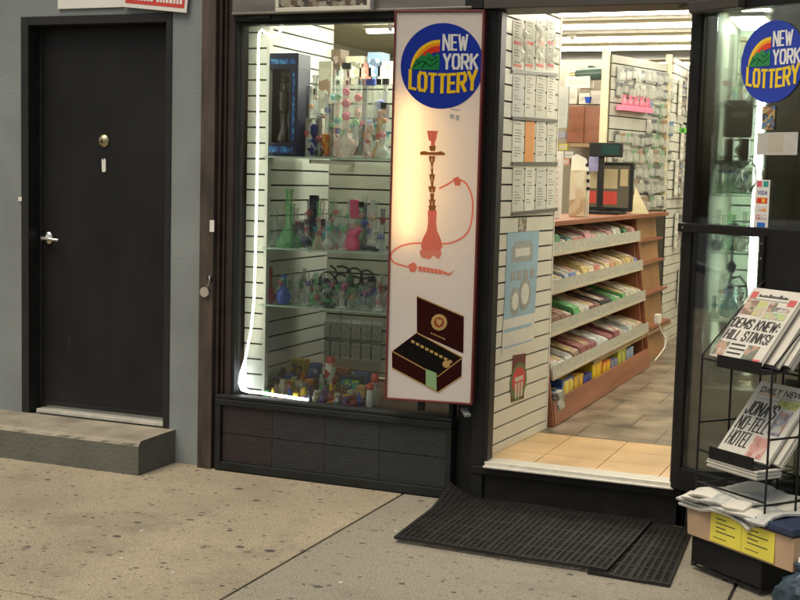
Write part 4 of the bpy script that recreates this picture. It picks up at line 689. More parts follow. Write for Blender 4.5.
mb = MB(O); x = face_x(FL); mb.hexa([(x - .018, Y0 + .003, FL + .004), (x, Y0 + .003, FL + .004), (x, Y1 - .021, FL + .004), (x - .018, Y1 - .021, FL + .004)], [(x - .036, Y0 + .003, FL + .135), (x - .018, Y0 + .003, FL + .135), (x - .018, Y1 - .021, FL + .135), (x - .036, Y1 - .021, FL + .135)]); mb.build('kick_board', wood, R, bevel=.002)
mb = MB(O); mb.box((-.44, Y0 - .03, TOPZ + .001), (-.055, Y2 + .10, TOPZ + .032)); mb.build('counter_top', wood, R, bevel=.004)
LIPZ = [.455, .690, .915, 1.125]   # bottoms of the clear lips
lipm = mottled('lip_labels', [(.52, .52, .44), (.46, .48, .41), (.50, .44, .38), (.56, .55, .47), (.44, .49, .44), (.50, .50, .43)], 55, rough=.2)
for z in LIPZ:
    xf = face_x(z) + .012; mb = MB(O); mb.hexa([(xf - .014, Y0 + .004, z), (xf, Y0 + .004, z), (xf, Y1 - .022, z), (xf - .014, Y1 - .022, z)], [(-.40, Y0 + .004, z + .085), (-.40, Y0 + .004, z + .097), (-.40, Y1 - .022, z + .097), (-.40, Y1 - .022, z + .085)]) if False else None
    mb.add([(xf - .012, Y0 + .004, z), (-.40, Y0 + .004, z + .075), (-.40, Y0 + .004, z + .089), (xf - .012, Y0 + .004, z + .014), (xf - .012, Y1 - .022, z), (-.40, Y1 - .022, z + .075), (-.40, Y1 - .022, z + .089), (xf - .012, Y1 - .022, z + .014)], [(0, 1, 2, 3), (7, 6, 5, 4), (0, 4, 5, 1), (1, 5, 6, 2), (2, 6, 7, 3), (3, 7, 4, 0)]); sh = mb.build('shelf', woodin, R)
    mb = MB(O); mb.box((xf - .010, Y0 + .004, z - .008), (xf + .002, Y1 - .022, z + .006)); mb.build('shelf_edge', mat('lip_cream', (.50, .45, .33), rough=.4), sh)
    mb = MB(O); mb.box((xf - .006, Y0 + .004, z + .007), (xf - .003, Y1 - .022, z + .070)); mb.build('clear_lip', lipm, sh)
for z in (.44, .70, .93, 1.10): mb = MB(O); mb.box((-.20, Y1 + .003, z), (face_x(z) - .004, Y2 - .022, z + .020)); mb.build('end_shelf', wood, R, bevel=.003)
mb = MB(O); q = lambda yy: [(-.13, yy, FL + .002), (face_x(FL) - .07, yy, FL + .002), (face_x(TOPZ) - .05, yy, TOPZ), (-.22, yy, TOPZ)]; a_, b_ = q(Y1 + .003), q(Y2 - .022); mb.add(a_ + b_, [(0, 1, 2, 3), (7, 6, 5, 4), (0, 4, 5, 1), (1, 5, 6, 2), (2, 6, 7, 3), (3, 7, 4, 0)]); mb.build('end_back', mat('end_wood', (.33, .18, .075), rough=.4, var=.22, scale=4), R)
# goods on the rack
pal = {0: [('green', (.05, .28, .10)), ('teal', (.08, .35, .33)), ('red', (.5, .06, .05)), ('pink', (.6, .25, .3)), ('pale green', (.35, .5, .3)), ('white', (.55, .55, .48)), ('green', (.06, .33, .14)), ('brown', (.28, .1, .04))],
       1: [('pink', (.6, .3, .3)), ('pale blue', (.3, .4, .5)), ('cream', (.62, .52, .28)), ('yellow', (.65, .45, .1)), ('red', (.6, .1, .06)), ('orange', (.6, .25, .05)), ('cream', (.6, .5, .3)), ('gold', (.5, .35, .08)), ('blue', (.08, .2, .45))],
       2: [('brown', (.25, .1, .05)), ('maroon', (.2, .05, .04)), ('tan', (.5, .36, .2)), ('brown', (.3, .14, .07)), ('black', (.03, .03, .03)), ('green', (.06, .4, .08)), ('green', (.10, .45, .12)), ('cream', (.5, .47, .35)), ('pale grey', (.45, .45, .4))],
       3: [('white', (.58, .57, .5)), ('pale grey', (.42, .43, .4)), ('maroon', (.3, .06, .06)), ('silver', (.48, .5, .48)), ('white', (.6, .58, .5)), ('pale blue', (.38, .45, .48)), ('cream', (.5, .42, .28)), ('brown', (.3, .2, .1))]}
pal = {k: [(n_, tuple(x * .72 + .28 * (sum(c_) / 3 + .06) for x in c_)) for n_, c_ in v] for k, v in pal.items()}
nm4 = ['top', 'second', 'third', 'fourth']; kinds = ['gum box', 'candy box', 'chocolate box', 'chewing gum box']
ordn = ['1st', '2nd', '3rd'] + ['%dth' % i for i in range(4, 30)]
rg = random.Random(11)
for lv, z in enumerate(LIPZ[::-1]):
    y = Y0 + .03; i = 0; n = 0; P_ = pal[lv]; N = 17
    while y < Y1 - .13:
        w = rg.uniform(.10, .17); 
        if y + w > Y1 - .04: w = Y1 - .04 - y
        cname, c = P_[min(len(P_) - 1, int((y - Y0) / (Y1 - Y0) * len(P_)))] if rg.random() < .6 else rg.choice(P_)
        h = rg.uniform(.045, .085); d = rg.uniform(.18, .26); xf = face_x(z) - .004; sl = .075 / .34
        S = thing('sweets_box', '%s %s, %s from the street on the %s rack shelf' % (cname, kinds[lv], ordn[n], nm4[lv]), 'candy box', (xf, y, z + .016), group='candy boxes on the %s rack shelf' % nm4[lv])
        mb = MB(); q = lambda yy: [(0, yy, 0), (-d, yy, sl * d), (-d - .0, yy, sl * d + h), (-.012, yy, h)]
        a_, b_ = q(.003), q(w - .003); mb.add(a_ + b_, [(0, 1, 2, 3), (7, 6, 5, 4), (0, 4, 5, 1), (1, 5, 6, 2), (2, 6, 7, 3), (3, 7, 4, 0)])
        mb.build('box_body', mat('sweet_%s_%d' % (cname.replace(' ', '_'), lv), c, rough=.45, var=.35, scale=26), S)
        # bars lying side by side in the open box
        k = max(2, int(w / .032)); mb = MB(); 
        for b_i in range(k):
            yy = .006 + (w - .012) * b_i / k; yb = yy + (w - .012) / k - .003; zt0 = h + .001; zt1 = sl * d + h + .001
            mb.hexa([(-.02, yy, zt0), (-.02, yb, zt0), (-d + .01, yb, zt1), (-d + .01, yy, zt1)], [(-.024, yy, zt0 + .007), (-.024, yb, zt0 + .007), (-d + .014, yb, zt1 + .007), (-d + .014, yy, zt1 + .007)])
        c2 = rg.choice([(.6, .57, .48), tuple(min(1, x_ * 1.5 + .04) for x_ in c), tuple(x_ * .6 for x_ in c), (.62, .5, .25)])
        mb.build('wrapped_bars', mottled('bars_%d_%d_%d' % tuple(int(x_ * 30) for x_ in c2), [c2, tuple(x_ * .7 for x_ in c2), tuple(min(1, x_ * 1.2 + .03) for x_ in c2), c], 26), S)
        y += w + rg.uniform(.001, .006); n += 1
# bottom bin: bright snack cartons
bin_ = [('blue', (.03, .10, .42), [(.02, .18, .6), (.75, .6, .05), (.03, .08, .3)]), ('blue and yellow', (.04, .09, .3), [(.7, .5, .04), (.05, .2, .5), (.8, .7, .2)]), ('amber', (.6, .38, .05), [(.75, .5, .06), (.5, .28, .05)]), ('dark blue', (.03, .05, .2), [(.05, .1, .45), (.5, .1, .1), (.02, .03, .12)]), ('yellow', (.7, .52, .02), [(.8, .62, .02), (.75, .4, .02)]), ('red and yellow', (.62, .12, .02), [(.8, .6, .03), (.65, .1, .03), (.75, .3, .03)]), ('grey blue', (.22, .25, .4), [(.3, .33, .5), (.15, .18, .3)]), ('yellow green', (.5, .5, .06), [(.6, .6, .1), (.3, .35, .08)]), ('pale blue', (.28, .38, .5), [(.35, .45, .58), (.2, .25, .4)])]
y = Y0 + .10
for i, (cn_, c, cs) in enumerate(bin_):
    w = .238 + .03 * ((i * 5) % 3 - 1); h = .115 + .02 * ((i * 2) % 3); S = thing('snack_carton', '%s snack carton in the bottom bin of the wooden rack' % cn_, 'carton', (face_x(FL) - .055, y, FL + .055))
    mb = MB(); mb.box((-.22, 0, 0), (0, w - .01, h)); mb.build('carton', mat('snack_%d' % i, c, rough=.4, var=.25, scale=20), S, bevel=.002)
    mb = MB(); mb.box((.0003, .008, .01), (.0015, w - .018, h - .012)); mb.box((-.21, .01, h + .0003), (-.01, w - .02, h + .0015)); mb.build('printed_front', mottled('snack_print_%d' % i, cs, 16), S); y += w + .004
mb = MB(); mb.box((-.30, Y0 + .004, FL + .03), (face_x(FL) - .04, Y1 - .022, FL + .054)); mb.build('bin_floor', woodin, None, loc=None).parent = R
kids(R)[-1].location = (0, -1.0, -FL)
S = thing('white_adaptor', 'white plug strip with a loose cable at the foot of the wooden rack', 'plug strip', (.075, 3.80, .50)); mb = MB(); mb.box((-.03, -.04, 0), (.015, .04, .07)); mb.build('housing', white, S, bevel=.006)
mb = MB(); mb.tube([(0, .0, 0), (.02, .03, -.06), (.05, .06, -.12), (.05, .02, -.18), (.02, -.06, -.24), (-.0, -.10, -.27)], .006, 8); mb.build('cable', white, S, smooth=True)
S = thing('bundled_cups', 'bundle of silver wrapped snacks in front of the first carton in the bottom bin', 'packets', (face_x(.34) + .0, 1.10, FL + .075)); mb = MB()
rr = random.Random(5)
for i in range(9): z = .012 * i; mb.box((-.03, rr.uniform(-.01, .01), z), (.012, .13 + rr.uniform(-.02, .02), z + .009))
mb.build('packets', mottled('silver_pack', [(.5, .52, .48), (.2, .2, .18), (.65, .62, .55)], 50), S)

# things standing on the counter top
CT = TOPZ + .033
S = thing('cash_display', 'black monitor standing on the wooden counter top', 'monitor', (-.245, 3.35, CT)); mb = MB(); mb.box((-.175, 0, .02), (.175, .04, .37)); mb.box((-.12, -.06, 0), (.12, .10, .018)); mb.box((-.03, .02, .018), (.03, .06, .12)); mb.build('housing', black, S, bevel=.006)
mb = MB(); mb.rect(-.150, .045, .150, .345, ((0, 0, 0), X_, Z_), .001, .002); sc = mb.build('screen', mat('screen_dark', (.05, .045, .035), rough=.15, emit=(.30, .24, .13), estr=.12), S)
scr = lambda n, c, e: mat('screen_' + n, c, rough=.2, emit=c, estr=e)
mb = MB(); mb.rect(-.135, .07, -.085, .16, ((0, 0, 0), X_, Z_), .0025, .003); mb.rect(-.04, .065, .065, .16, ((0, 0, 0), X_, Z_), .0025, .003); mb.build('red_tiles', scr('red', (.35, .05, .035), .22), sc)
mb = MB(); mb.rect(-.135, .18, -.085, .30, ((0, 0, 0), X_, Z_), .0025, .003); mb.rect(-.04, .18, .065, .32, ((0, 0, 0), X_, Z_), .0025, .003); mb.rect(.085, .2, .14, .32, ((0, 0, 0), X_, Z_), .0025, .003); mb.build('beige_tiles', scr('beige', (.30, .24, .13), .25), sc)
S = thing('price_pole', 'black customer display on a pole in front of the monitor', 'display', (-.25, 3.15, CT)); mb = MB(); mb.box((-.10, -.05, 0), (.14, .06, .022)); mb.build('foot', black, S, bevel=.004)
mb = MB(); mb.box((-.025, -.012, .022), (.015, .016, .42)); mb.build('pole', black, S, bevel=.003); mb = MB(); mb.box((-.085, -.03, .40), (.14, .03, .50)); mb.build('display_head', black, S, bevel=.006); mb = MB(); mb.rect(.0, .415, .125, .485, ((0, -.03, 0), X_, Z_), .0005, .0015); mb.build('display_window', mat('display_green', (.02, .05, .045), rough=.1), S)
S = thing('flyer_holder', 'tall white flyer holder at the street end of the counter top', 'holder', (-.20, 1.75, CT)); mb = MB(); mb.box((-.035, 0, 0), (.035, .05, .40)); mb.build('holder', mat('flyer_white', (.62, .60, .54), rough=.4, var=.08), S, bevel=.003); mb = MB()
for k in range(8): mb.rect(-.026, .34 - k * .035, .02, .352 - k * .035, ((0, 0, 0), X_, Z_), .0005, .001)
mb.build('print_lines', mat('faded_pink', (.6, .38, .34)), S)
S = thing('brochure_rack', 'clear brochure rack with round holes beside the monitor', 'rack', (-.20, 2.25, CT)); mb = MB(); mb.box((-.04, 0, 0), (.055, .06, .30)); mb.build('rack_body', mottled('brochure_mix', [(.55, .47, .3), (.5, .42, .28), (.6, .55, .42), (.42, .3, .18), (.58, .52, .36)], 16), S, bevel=.004)
mb = MB(); mb.prism([(-.05, 0), (.075, 0), (.075, .26), (.045, .37), (-.02, .40), (-.05, .38)], ((0, .065, 0), X_, Z_), 0, .006); mb.build('back_plate', offwhite, S)
mb = MB()
for k in range(4): mb.prism(circle(.012, 12, .055 + .004 * k, .33 - .05 * k), ((0, .057, 0), X_, Z_), 0, .001)
mb.build('holes', black, S)
S = thing('card_stand', 'salmon pink card stand behind the flyer holder', 'stand', (-.27, 1.85, CT)); mb = MB(); mb.box((-.05, 0, 0), (.04, .05, .46)); mb.build('stand_body', mottled('salmon_cards', [(.6, .33, .24), (.55, .42, .3), (.66, .5, .38)], 14), S, bevel=.003); mb = MB(); mb.box((-.03, -.004, .47), (.04, .04, .50)); mb.build('blue_tag', mat('tag_blue', (.15, .35, .6)), S)
S = thing('paper_cone', 'folded cream paper leaning beside the monitor on the counter top', 'paper', (-.10, 3.75, CT)); mb = MB(); mb.add([(-.06, 0, 0), (.08, -.02, 0), (.02, .06, 0), (-.04, .03, .20)], [(0, 1, 3), (1, 2, 3), (2, 0, 3), (0, 2, 1)]); mb.build('fold', mat('cream_paper', (.68, .62, .38), rough=.7), S)
mb = MB(); mb.lathe([(.05, 0), (.055, .03), (.05, .1), (.02, .12)], n=12); o = mb.build('pouch', mat('lilac', (.3, .3, .5), rough=.5), loc=(-.33, 3.3, CT + .30)); tag(o, 'lilac pouch behind the customer display', 'pouch')

# ---------------------------------------------------------------- behind the counter
S = thing('wall_cabinet', 'red brown wooden cabinet on the wall behind the counter', 'cabinet', (-.86, 4.92, 1.86)); mb = MB(); mb.box((-.13, 0, 0), (.17, .32, .32)); mb.build('carcass', wood, S, bevel=.003)
mb = MB(); mb.rect(-.12, .01, .02, .31, ((0, 0, 0), X_, Z_), .001, .012); mb.rect(.03, .01, .16, .31, ((0, 0, 0), X_, Z_), .001, .012); mb.build('doors', wood, S, bevel=.002)
def sbox(px, py, Y, w, h, c, name, label, cat, d=.15):
    p = at(px, py, Y); mb = MB(); mb.box((-w / 2, 0, 0), (w / 2, d, h)); mb.box((-w * .35, -.0015, h * .3), (w * .35, -.0002, h * .7), 1)
    o = mb.build(name, [mat('store_%s' % '_'.join('%d' % (q * 100) for q in c), c, rough=.5, var=.15), mat('store_label_%d' % (int(c[0] * 10)), tuple(min(.8, q * .6 + .12) for q in c), rough=.5)], loc=(p.x, Y, p.z), bevel=.002); tag(o, label, cat); return o
sbox(571, 104, 4.95, .10, .14, (.62, .58, .5), 'white_box', 'white box at the left on top of the wall cabinet', 'box')
sbox(584, 104, 4.94, .09, .09, (.66, .62, .52), 'white_box', 'low cream box in the middle on top of the wall cabinet', 'box')
sbox(596, 104, 4.96, .10, .11, (.55, .5, .42), 'white_box', 'beige box at the right on top of the wall cabinet', 'box')
sbox(577, 88, 5.05, .22, .10, (.7, .68, .6), 'white_carton', 'wide white carton stacked above the boxes on the wall cabinet', 'box')
p = at(588, 103, 4.85); mb = MB(); mb.lathe([(.02, 0), (.03, .045), (.031, .05)], n=14); o = mb.build('cup', mat('cup_blue', (.03, .10, .5), rough=.4), loc=(p.x, 4.85, p.z), smooth=True); tag(o, 'blue cup on top of the wall cabinet', 'cup')
p = at(590, 74, 5.1); S = thing('projector', 'dark green cylindrical camera housing above the wall cabinet', 'camera housing', (p.x, 5.1, p.z)); mb = MB(); mb.lathe([(.05, -.12), (.055, -.11), (.055, .10), (.04, .12)], n=18, axis=(1, 0, .05)); mb.build('barrel', mat('bottle_green', (.05, .09, .07), rough=.35), S, smooth=True); mb = MB(); mb.lathe([(.035, -.17), (.04, -.12)], n=16, axis=(1, 0, .05)); mb.build('front_ring', brass, S, smooth=True); mb = MB(); mb.box((-.02, .0, .04), (.02, .2, .07)); mb.build('bracket', black, S)
sbox(561, 128, 4.6, .10, .34, (.42, .42, .38), 'tall_panel', 'tall grey display panel left of the wall cabinet', 'panel', .04)
for i, (px, py, c, nm_) in enumerate(((563, 150, (.5, .45, .1), 'yellow green'), (565, 165, (.6, .3, .2), 'orange'), (561, 138, (.3, .3, .36), 'lilac grey'), (569, 158, (.55, .55, .5), 'white'))):
    sbox(px, py, 4.4, .07, .05, c, 'small_box', '%s small box stacked left of the wall cabinet' % nm_, 'box', .06)
mb = MB(); mb.box((-.25, 0, 0), (.12, .3, .03)); p = at(575, 147, 4.75); o = mb.build('wall_shelf', woodin, loc=(p.x, 4.75, 1.83)); tag(o, 'wooden wall shelf under the red brown cabinet', 'shelf')
# slat walls behind and beyond the rack
def slatthing(a, b, z0, z1, label, m=cream):
    a = Vector(a); b = Vector(b); u = (b - a).normalized(); S = thing('slat_wall', label, 'slat wall', a, math.atan2(u.y, u.x)); mb = MB(); slat_boards(mb, (0, 0), (1, 0, 0), (b - a).length, z0, z1, first=.03, pitch=.1 if m != cream else .08); mb.build('slat_boards', [m, groove], S); return S
slatthing((-.43, 4.07, 0), (-.14, 4.98, 0), 1.33, 2.52, 'pale slat wall hung with packs behind the monitor', mat('pale_slat', (.42, .42, .36), rough=.5))
slatthing((-.13, 4.99, 0), (-.13, 9.45, 0), FL, 2.58, 'long cream slat wall beyond the far end of the wooden rack')
mb = MB(); mb.box((-.17, 4.90, 1.33), (-.125, 4.94, 2.60)); o = mb.build('trim_post', mat('trim_cream', (.60, .55, .36), rough=.5)); tag(o, 'cream edge trim at the far end of the pack wall behind the monitor', 'trim')
mb = MB(); mb.box((-.49, 4.02, 1.33), (-.435, 4.06, 2.56)); o = mb.build('trim_post', MATS['trim_cream']); tag(o, 'cream edge trim at the near end of the pack wall, beside the red brown cabinet', 'trim')
a1 = Vector((-.43, 4.07, 0)); b1 = Vector((-.14, 4.98, 0)); u1 = (b1 - a1).normalized(); rz1 = math.atan2(u1.y, u1.x)
gp = [mat('pack_%s' % n_, c, rough=.25, var=.4, scale=25) for n_, c in (('grey', (.30, .31, .28)), ('pale', (.5, .5, .44)), ('dark', (.14, .15, .14)))]
proto = None; rg = random.Random(2)
pk = dict(grey=(.30, .31, .28), pale=(.5, .5, .44), dark=(.10, .11, .10), brown=(.28, .2, .13), green=(.2, .3, .2), pink=(.5, .25, .28), blue=(.15, .22, .35))
pn = list(pk)
for r in range(9):
    z = 2.44 - r * .125; s_ = .05
    while s_ < .90:
        w_ = rg.uniform(.05, .105); h_ = rg.uniform(.085, .122)
        if not (r in (2, 3) and s_ < .5):
            k = rg.choice(['grey', 'dark', 'pale', 'dark', 'grey', 'grey', 'brown', 'green', 'dark', 'blue']) if r > 1 else rg.choice(['grey', 'dark', 'pale'])
            rn_ = ('upper' if r < 3 else 'middle' if r < 6 else 'lower')
            S = thing('blister_pack', '%s blister pack in the %s rows of the pack wall behind the monitor' % (k, rn_), 'pack', a1 + u1 * s_ + Z_ * (z + rg.uniform(-.01, .01)), rz1, '%s blister packs, %s rows behind the monitor' % (k, rn_))
            dz = rg.uniform(-.034, -.020); mb = MB(); mb.box((0, dz, -h_), (w_, dz + .004, 0)); mb.build('card', mat('pack_' + k, pk[k], rough=.25, var=.45, scale=22), S); mb = MB(); mb.box((w_ * .15, dz - .022, -h_ * .85), (w_ * .85, dz - .001, -h_ * .3)); mb.build('blister', mat('blister_clear', (.6, .62, .55), rough=.1, alpha=.4), S)
        s_ += w_ + rg.uniform(.004, .016)
mb = MB(); mb.box((-.05, -.09, -.02), (.42, -.03, .02)); S = thing('pink_tray', 'hot pink tray on the slat wall behind the monitor', 'tray', a1 + u1 * .10 + Z_ * 2.12, rz1); mb.build('tray', mat('tray_pink', (.8, .2, .32), rough=.4), S)
mb = MB()
for k in range(5): mb = MB(); mb.lathe([(.018, .02), (.024, .05), (.012, .08), (.02, .10)], (.02 + k * .09, -.06, 0), 10); mb.build('pink_piece', MATS['glass_pink'], S, smooth=True)
p = Vector((-.11, 5.6, 1.98)); S = thing('green_tray', 'bright green tray of black tools on the far slat wall', 'tray', p); mb = MB(); mb.box((0, -.25, 0), (.12, .75, .04)); mb.build('tray', mat('tray_green', (.12, .55, .05), rough=.4), S); mb = MB()
for k in range(12): mb.box((.02, -.22 + k * .078, .042), (.08, -.18 + k * .078, .09))
mb.build('black_tools', black, S)
proto = thing('hanging_strip', 'clear hanging merchandise strip on the long far slat wall', 'merchandise', (-.10, 5.2, 1.45), 0, 'hanging strips on the long far slat wall'); mb = MB(); mb.box((.0, -.05, 0), (.03, .05, .3)); mb.build('backing', gp[1], proto); mb = MB()
for k in range(4): mb.box((.032, -.035, .01 + k * .075), (.05, .035, .065 + k * .075))
mb.build('packets', mottled('strip_packets', [(.4, .4, .36), (.1, .1, .1), (.5, .47, .36), (.2, .25, .35), (.45, .3, .2)], 30), proto)
for k, (y, z) in enumerate([(5.5, 1.45), (5.8, 1.42), (6.15, 1.46), (6.5, 1.4), (6.9, 1.45), (7.4, 1.44), (5.3, 1.0), (5.7, .95), (6.2, 1.0), (6.8, .98), (5.2, 2.12), (5.6, 2.18), (6.0, 2.14), (6.5, 2.15), (7.1, 2.13), (5.4, 1.75), (6.9, 1.78), (5.6, .5), (6.1, .52), (6.7, .5)]): dup(proto, (-.10, y, z))
S = thing('hanging_cable', 'dark bundled cables hanging by the far slat wall', 'cables', (-.02, 5.35, 1.25)); mb = MB(); mb.tube([(0, 0, .35), (.015, .02, .2), (0, 0, .05), (.02, .03, -.05)], [.03, .02, .035, .02], 8); mb.build('bundle', mat('cable_dark', (.03, .03, .035), rough=.5), S, smooth=True); mb = MB(); mb.tube([(0, .08, .4), (.02, .10, .1), (0, .09, -.1)], [.015, .03, .02], 8); mb.build('pale_bundle', offwhite, S, smooth=True)

# ceiling lights
tubem = mat('tube_light', (.95, .95, .85), emit=(1, .94, .79), estr=14.0)
LY = [.72, 1.45, 2.15, 2.87, 3.60, 4.42, 5.12, 6.6]  # nearest light is added out of view to brighten the notice wall
nmL = ['added out of view over the doorway', 'second from the doorway', 'third from the doorway', 'topmost in the doorway view', 'second from the top in the doorway view', 'third from the top in the doorway view', 'lowest in the doorway view', 'farthest back']
for i, y in enumerate(LY):
    S = thing('ceiling_light', 'long lit ceiling light, %s' % nmL[i], 'light', (.1, y, 2.714), group='long ceiling lights in the shop')
    mb = MB(); mb.box((-2.4, -.045, -.022), (2.6, .045, -.001)); mb.build('housing', MATS['ceiling_cream'], S); mb = MB(); mb.box((-2.38, -.032, -.052), (2.58, .032, -.023)); mb.build('lit_diffuser', tubem, S, bevel=.01)
for i, (px, py, y) in enumerate(((612, 12, 2.9), (637, 25, 3.65), (672, 9, 2.9), (670, 36, 4.5), (573, 37, 4.4))):
    q = at(px, py, y); S = thing('ceiling_spot', 'small round ceiling fitting between the long lights', 'fitting', (q.x, y, 2.714), group='small round ceiling fittings'); mb = MB(); mb.lathe([(.05, -.001), (.048, -.02), (.03, -.03)], n=14); mb.build('trim_ring', offwhite, S, smooth=True); mb = MB(); mb.lathe([(.025, -.031), (.02, -.04)], n=12); mb.build('centre', brass, S)

# ---------------------------------------------------------------- right hand display
mb = MB(); slat_boards(mb, (.975, .78), (1, 0, 0), .62, .62, 2.32, first=.03); o = mb.build('slat_panel', [mat('pale_green_slat', (.66, .74, .62), rough=.4, var=.05), groove]) ; tag(o, 'pale green slat back of the right display window', 'slat wall')
mb = MB(); mb.box((.976, .12, .60), (3.2, .80, .625)); mb.box((.976, .12, .27), (3.2, .135, .60)); o = mb.build('display_plinth', mat('plinth_beige', (.62, .50, .31), rough=.6, var=.1)); tag(o, 'beige plinth inside the right display window', 'plinth')
mb = MB(); mb.box((.94, .12, FL), (.97, 1.0, 2.4)); o = mb.build('cream_board', mat('side_cream', (.5, .5, .42))); tag(o, 'cream side board between the doorway and the right display', 'board')
mb = MB(); mb.box((1.17, .30, .626), (1.62, .34, 2.4)); mb.box((1.17, .285, .64), (1.19, .30, 2.4)); mb.box((1.62, .30, .626), (3.2, .34, 2.4)); mb.box((1.30, .292, .64), (1.31, .30, 2.4)); o = mb.build('display_screen', darkwood); tag(o, 'dark brown wooden screen behind the right display window', 'screen')
TB = thing('upright_light', 'lit upright white lamp inside the right display window', 'light', (1.125, .44, .63)); mb = MB(); mb.box((-.012, 0, .12), (.026, .03, 1.50)); mb.build('lit_diffuser', mat('cool_tube', (.9, .95, .9), emit=(.9, 1, .86), estr=24), TB, bevel=.006); mb = MB(); mb.box((-.025, -.003, 0), (.04, .05, .02)); mb.box((-.025, -.003, 1.50), (.04, .05, 1.53)); mb.build('end_caps', offwhite, TB)
for k, z in enumerate((1.90, 1.50, 1.24, .93)):
    mb = MB(); mb.box((.975, .16, -.008), (1.165, .70, 0)); o = mb.build('glass_shelf', greenglass, loc=(0, 0, z)); tag(o, '%s glass shelf in the right display window' % ('topmost', 'upper middle', 'lower middle', 'lowest')[k], 'shelf', 'glass shelves in the right display')
S = thing('display_light', 'added fill lamp at the top of the right display window', 'light', (1.07, .45, 2.30)); mb = MB(); mb.box((-.08, -.2, 0), (.08, .25, .02)); mb.build('housing', offwhite, S); mb = MB(); mb.box((-.07, -.19, -.012), (.07, .24, -.001)); mb.build('lit_diffuser', mat('added_fill_lamp', (.9, .95, .9), emit=(.92, 1, .85), estr=26), S)  # lamp added to brighten the goods in the right display
def hookah(x, Y, z, h, vase, label, r=.05, stem='dark'):
    S = thing('hookah', label, 'hookah', (x, Y, z)); sm = mat('hookah_stem', (.10, .10, .10), rough=.25, metal=.7, var=.2) if stem == 'dark' else steel
    mb = MB(); mb.lathe([(r * .9, 0), (r, .01), (r * .95, h * .08), (r * .45, h * .20), (r * .32, h * .26), (r * .5, h * .30)], n=18); mb.build('glass_vase', G[vase], S, smooth=True)
    mb = MB(); mb.lathe([(r * .4, h * .30), (r * .45, h * .32), (r * .15, h * .35), (r * .14, h * .45), (r * .45, h * .5), (r * .5, h * .55), (r * .15, h * .6), (r * .12, h * .7), (r * .35, h * .73), (r * .12, h * .76), (r * .1, h * .85)], n=16); mb.build('stem', sm, S, smooth=True)
    mb = MB(); mb.lathe([(r * .2, h * .85), (r * .8, h * .86), (r * .82, h * .87), (r * .2, h * .875)], n=18); mb.build('ash_plate', sm, S, smooth=True)
    mb = MB(); mb.lathe([(r * .15, h * .875), (r * .35, h * .93), (r * .42, h), (r * .3, h)], n=14); mb.build('clay_bowl', mat('clay', (.12, .07, .05), rough=.6), S, smooth=True)
    mb = MB(); mb.tube([(0, 0, h * .4), (r * .8, -.01, h * .44), (r * 1.5, -.02, h * .34), (r * 1.7, -.02, h * .15), (r * 1.2, -.03, .01)], .006, 8); mb.build('hose', mat('hose_black', (.02, .02, .02), rough=.4), S, smooth=True)
    return S
for zi, z in enumerate((.934, 1.244, 1.504, 1.904, .627)):
    for i in range(7 if zi < 4 else 5):
        Y = .20 + .09 * (i % 3) + .25 * (i % 2); px = 706 + 41 * (i + .5) / 7 + rr.uniform(-2, 2); x = max(1.0, min(1.135, at(px, 240, Y).x)); c = rr.choice(['clear', 'clear', 'white', 'green', 'clear', 'rose']); k = rr.choice(list(knm)); ac = rr.choice(['teal', 'blue', 'amber', 'pink', 'green'])
        pipe(x, Y, z, rr.uniform(.09, .19), rr.uniform(.02, .028), .009, '%s %s pipe with %s bulb, right display, %s level' % (cnm[c], knm[k], cnm[ac], ('second', 'third', 'fourth', 'topmost', 'bottom')[zi]), c, k, rings=((.6, .014, ac),), group='%s %s pipes, %s level, right display' % (cnm[c], knm[k], ('second', 'third', 'fourth', 'topmost', 'bottom')[zi]))
hookah(1.055, .30, .94, .43, 'teal', 'hookah with a bright teal vase in the right display window')
hookah(1.050, .42, 1.505, .38, 'smoke', 'dark metal hookah on the upper middle shelf of the right display')
S = thing('teal_bowl', 'wide teal glass bowl at the bottom of the right display window', 'bowl', (1.04, .34, .626)); mb = MB(); mb.lathe([(.06, 0), (.085, .02), (.09, .07), (.05, .13), (.03, .2), (.04, .28)], n=20); mb.build('bowl', mat('teal_dull', (.03, .12, .13), rough=.2, alpha=.85), S, smooth=True); mb = MB(); mb.lathe([(.07, .03), (.092, .045), (.07, .06)], n=20); mb.build('band', G['teal'], S, smooth=True)
for px, c, z, w in ((708, 'purple', 1.245, .03), (716, 'purple', 1.245, .022), (740, 'rose', 1.245, .03), (712, 'green', 1.505, .028), (746, 'amber', 1.505, .02)):
    x = at(px, 240, .25).x; pipe(x, .25, z, .12, w, w * .35, '%s glass pipe on the %s shelf of the right display' % ({'purple': 'violet', 'rose': 'rosy', 'green': 'green', 'amber': 'amber'}[c] + (' small' if w == .022 else ''), 'upper middle' if z > 1.4 else 'lower middle'), c, 'round')
S = thing('black_vaporizer', 'black and grey vaporizer unit hanging high in the right display window', 'vaporizer', (1.06, .26, 1.80)); mb = MB(); mb.box((-.07, 0, -.04), (.06, .06, .13)); mb.build('housing', mat('vap_grey', (.06, .06, .06), rough=.4, var=.4, scale=30), S, bevel=.01); mb = MB(); mb.box((-.03, -.004, .05), (.04, -.001, .075)); mb.build('display_strip', mat('strip_grey', (.4, .4, .38)), S); mb = MB(); mb.box((-.06, .0, -.16), (-.02, .05, -.045)); mb.box((.015, 0, -.16), (.05, .05, -.045)); mb.build('legs', darkwood, S, bevel=.004)
S = thing('glass_boat', 'dark glass boat shaped dish under the black vaporizer', 'dish', (1.045, .24, 1.60)); mb = MB(); mb.lathe([(.02, 0), (.05, .015), (.085, .05), (.07, .055), (.03, .03)], n=16); mb.build('dish', G['smoke'], S, smooth=True); mb = MB(); mb.lathe([(.012, -.09), (.01, -.0)], n=10); mb.build('foot', G['clear'], S)
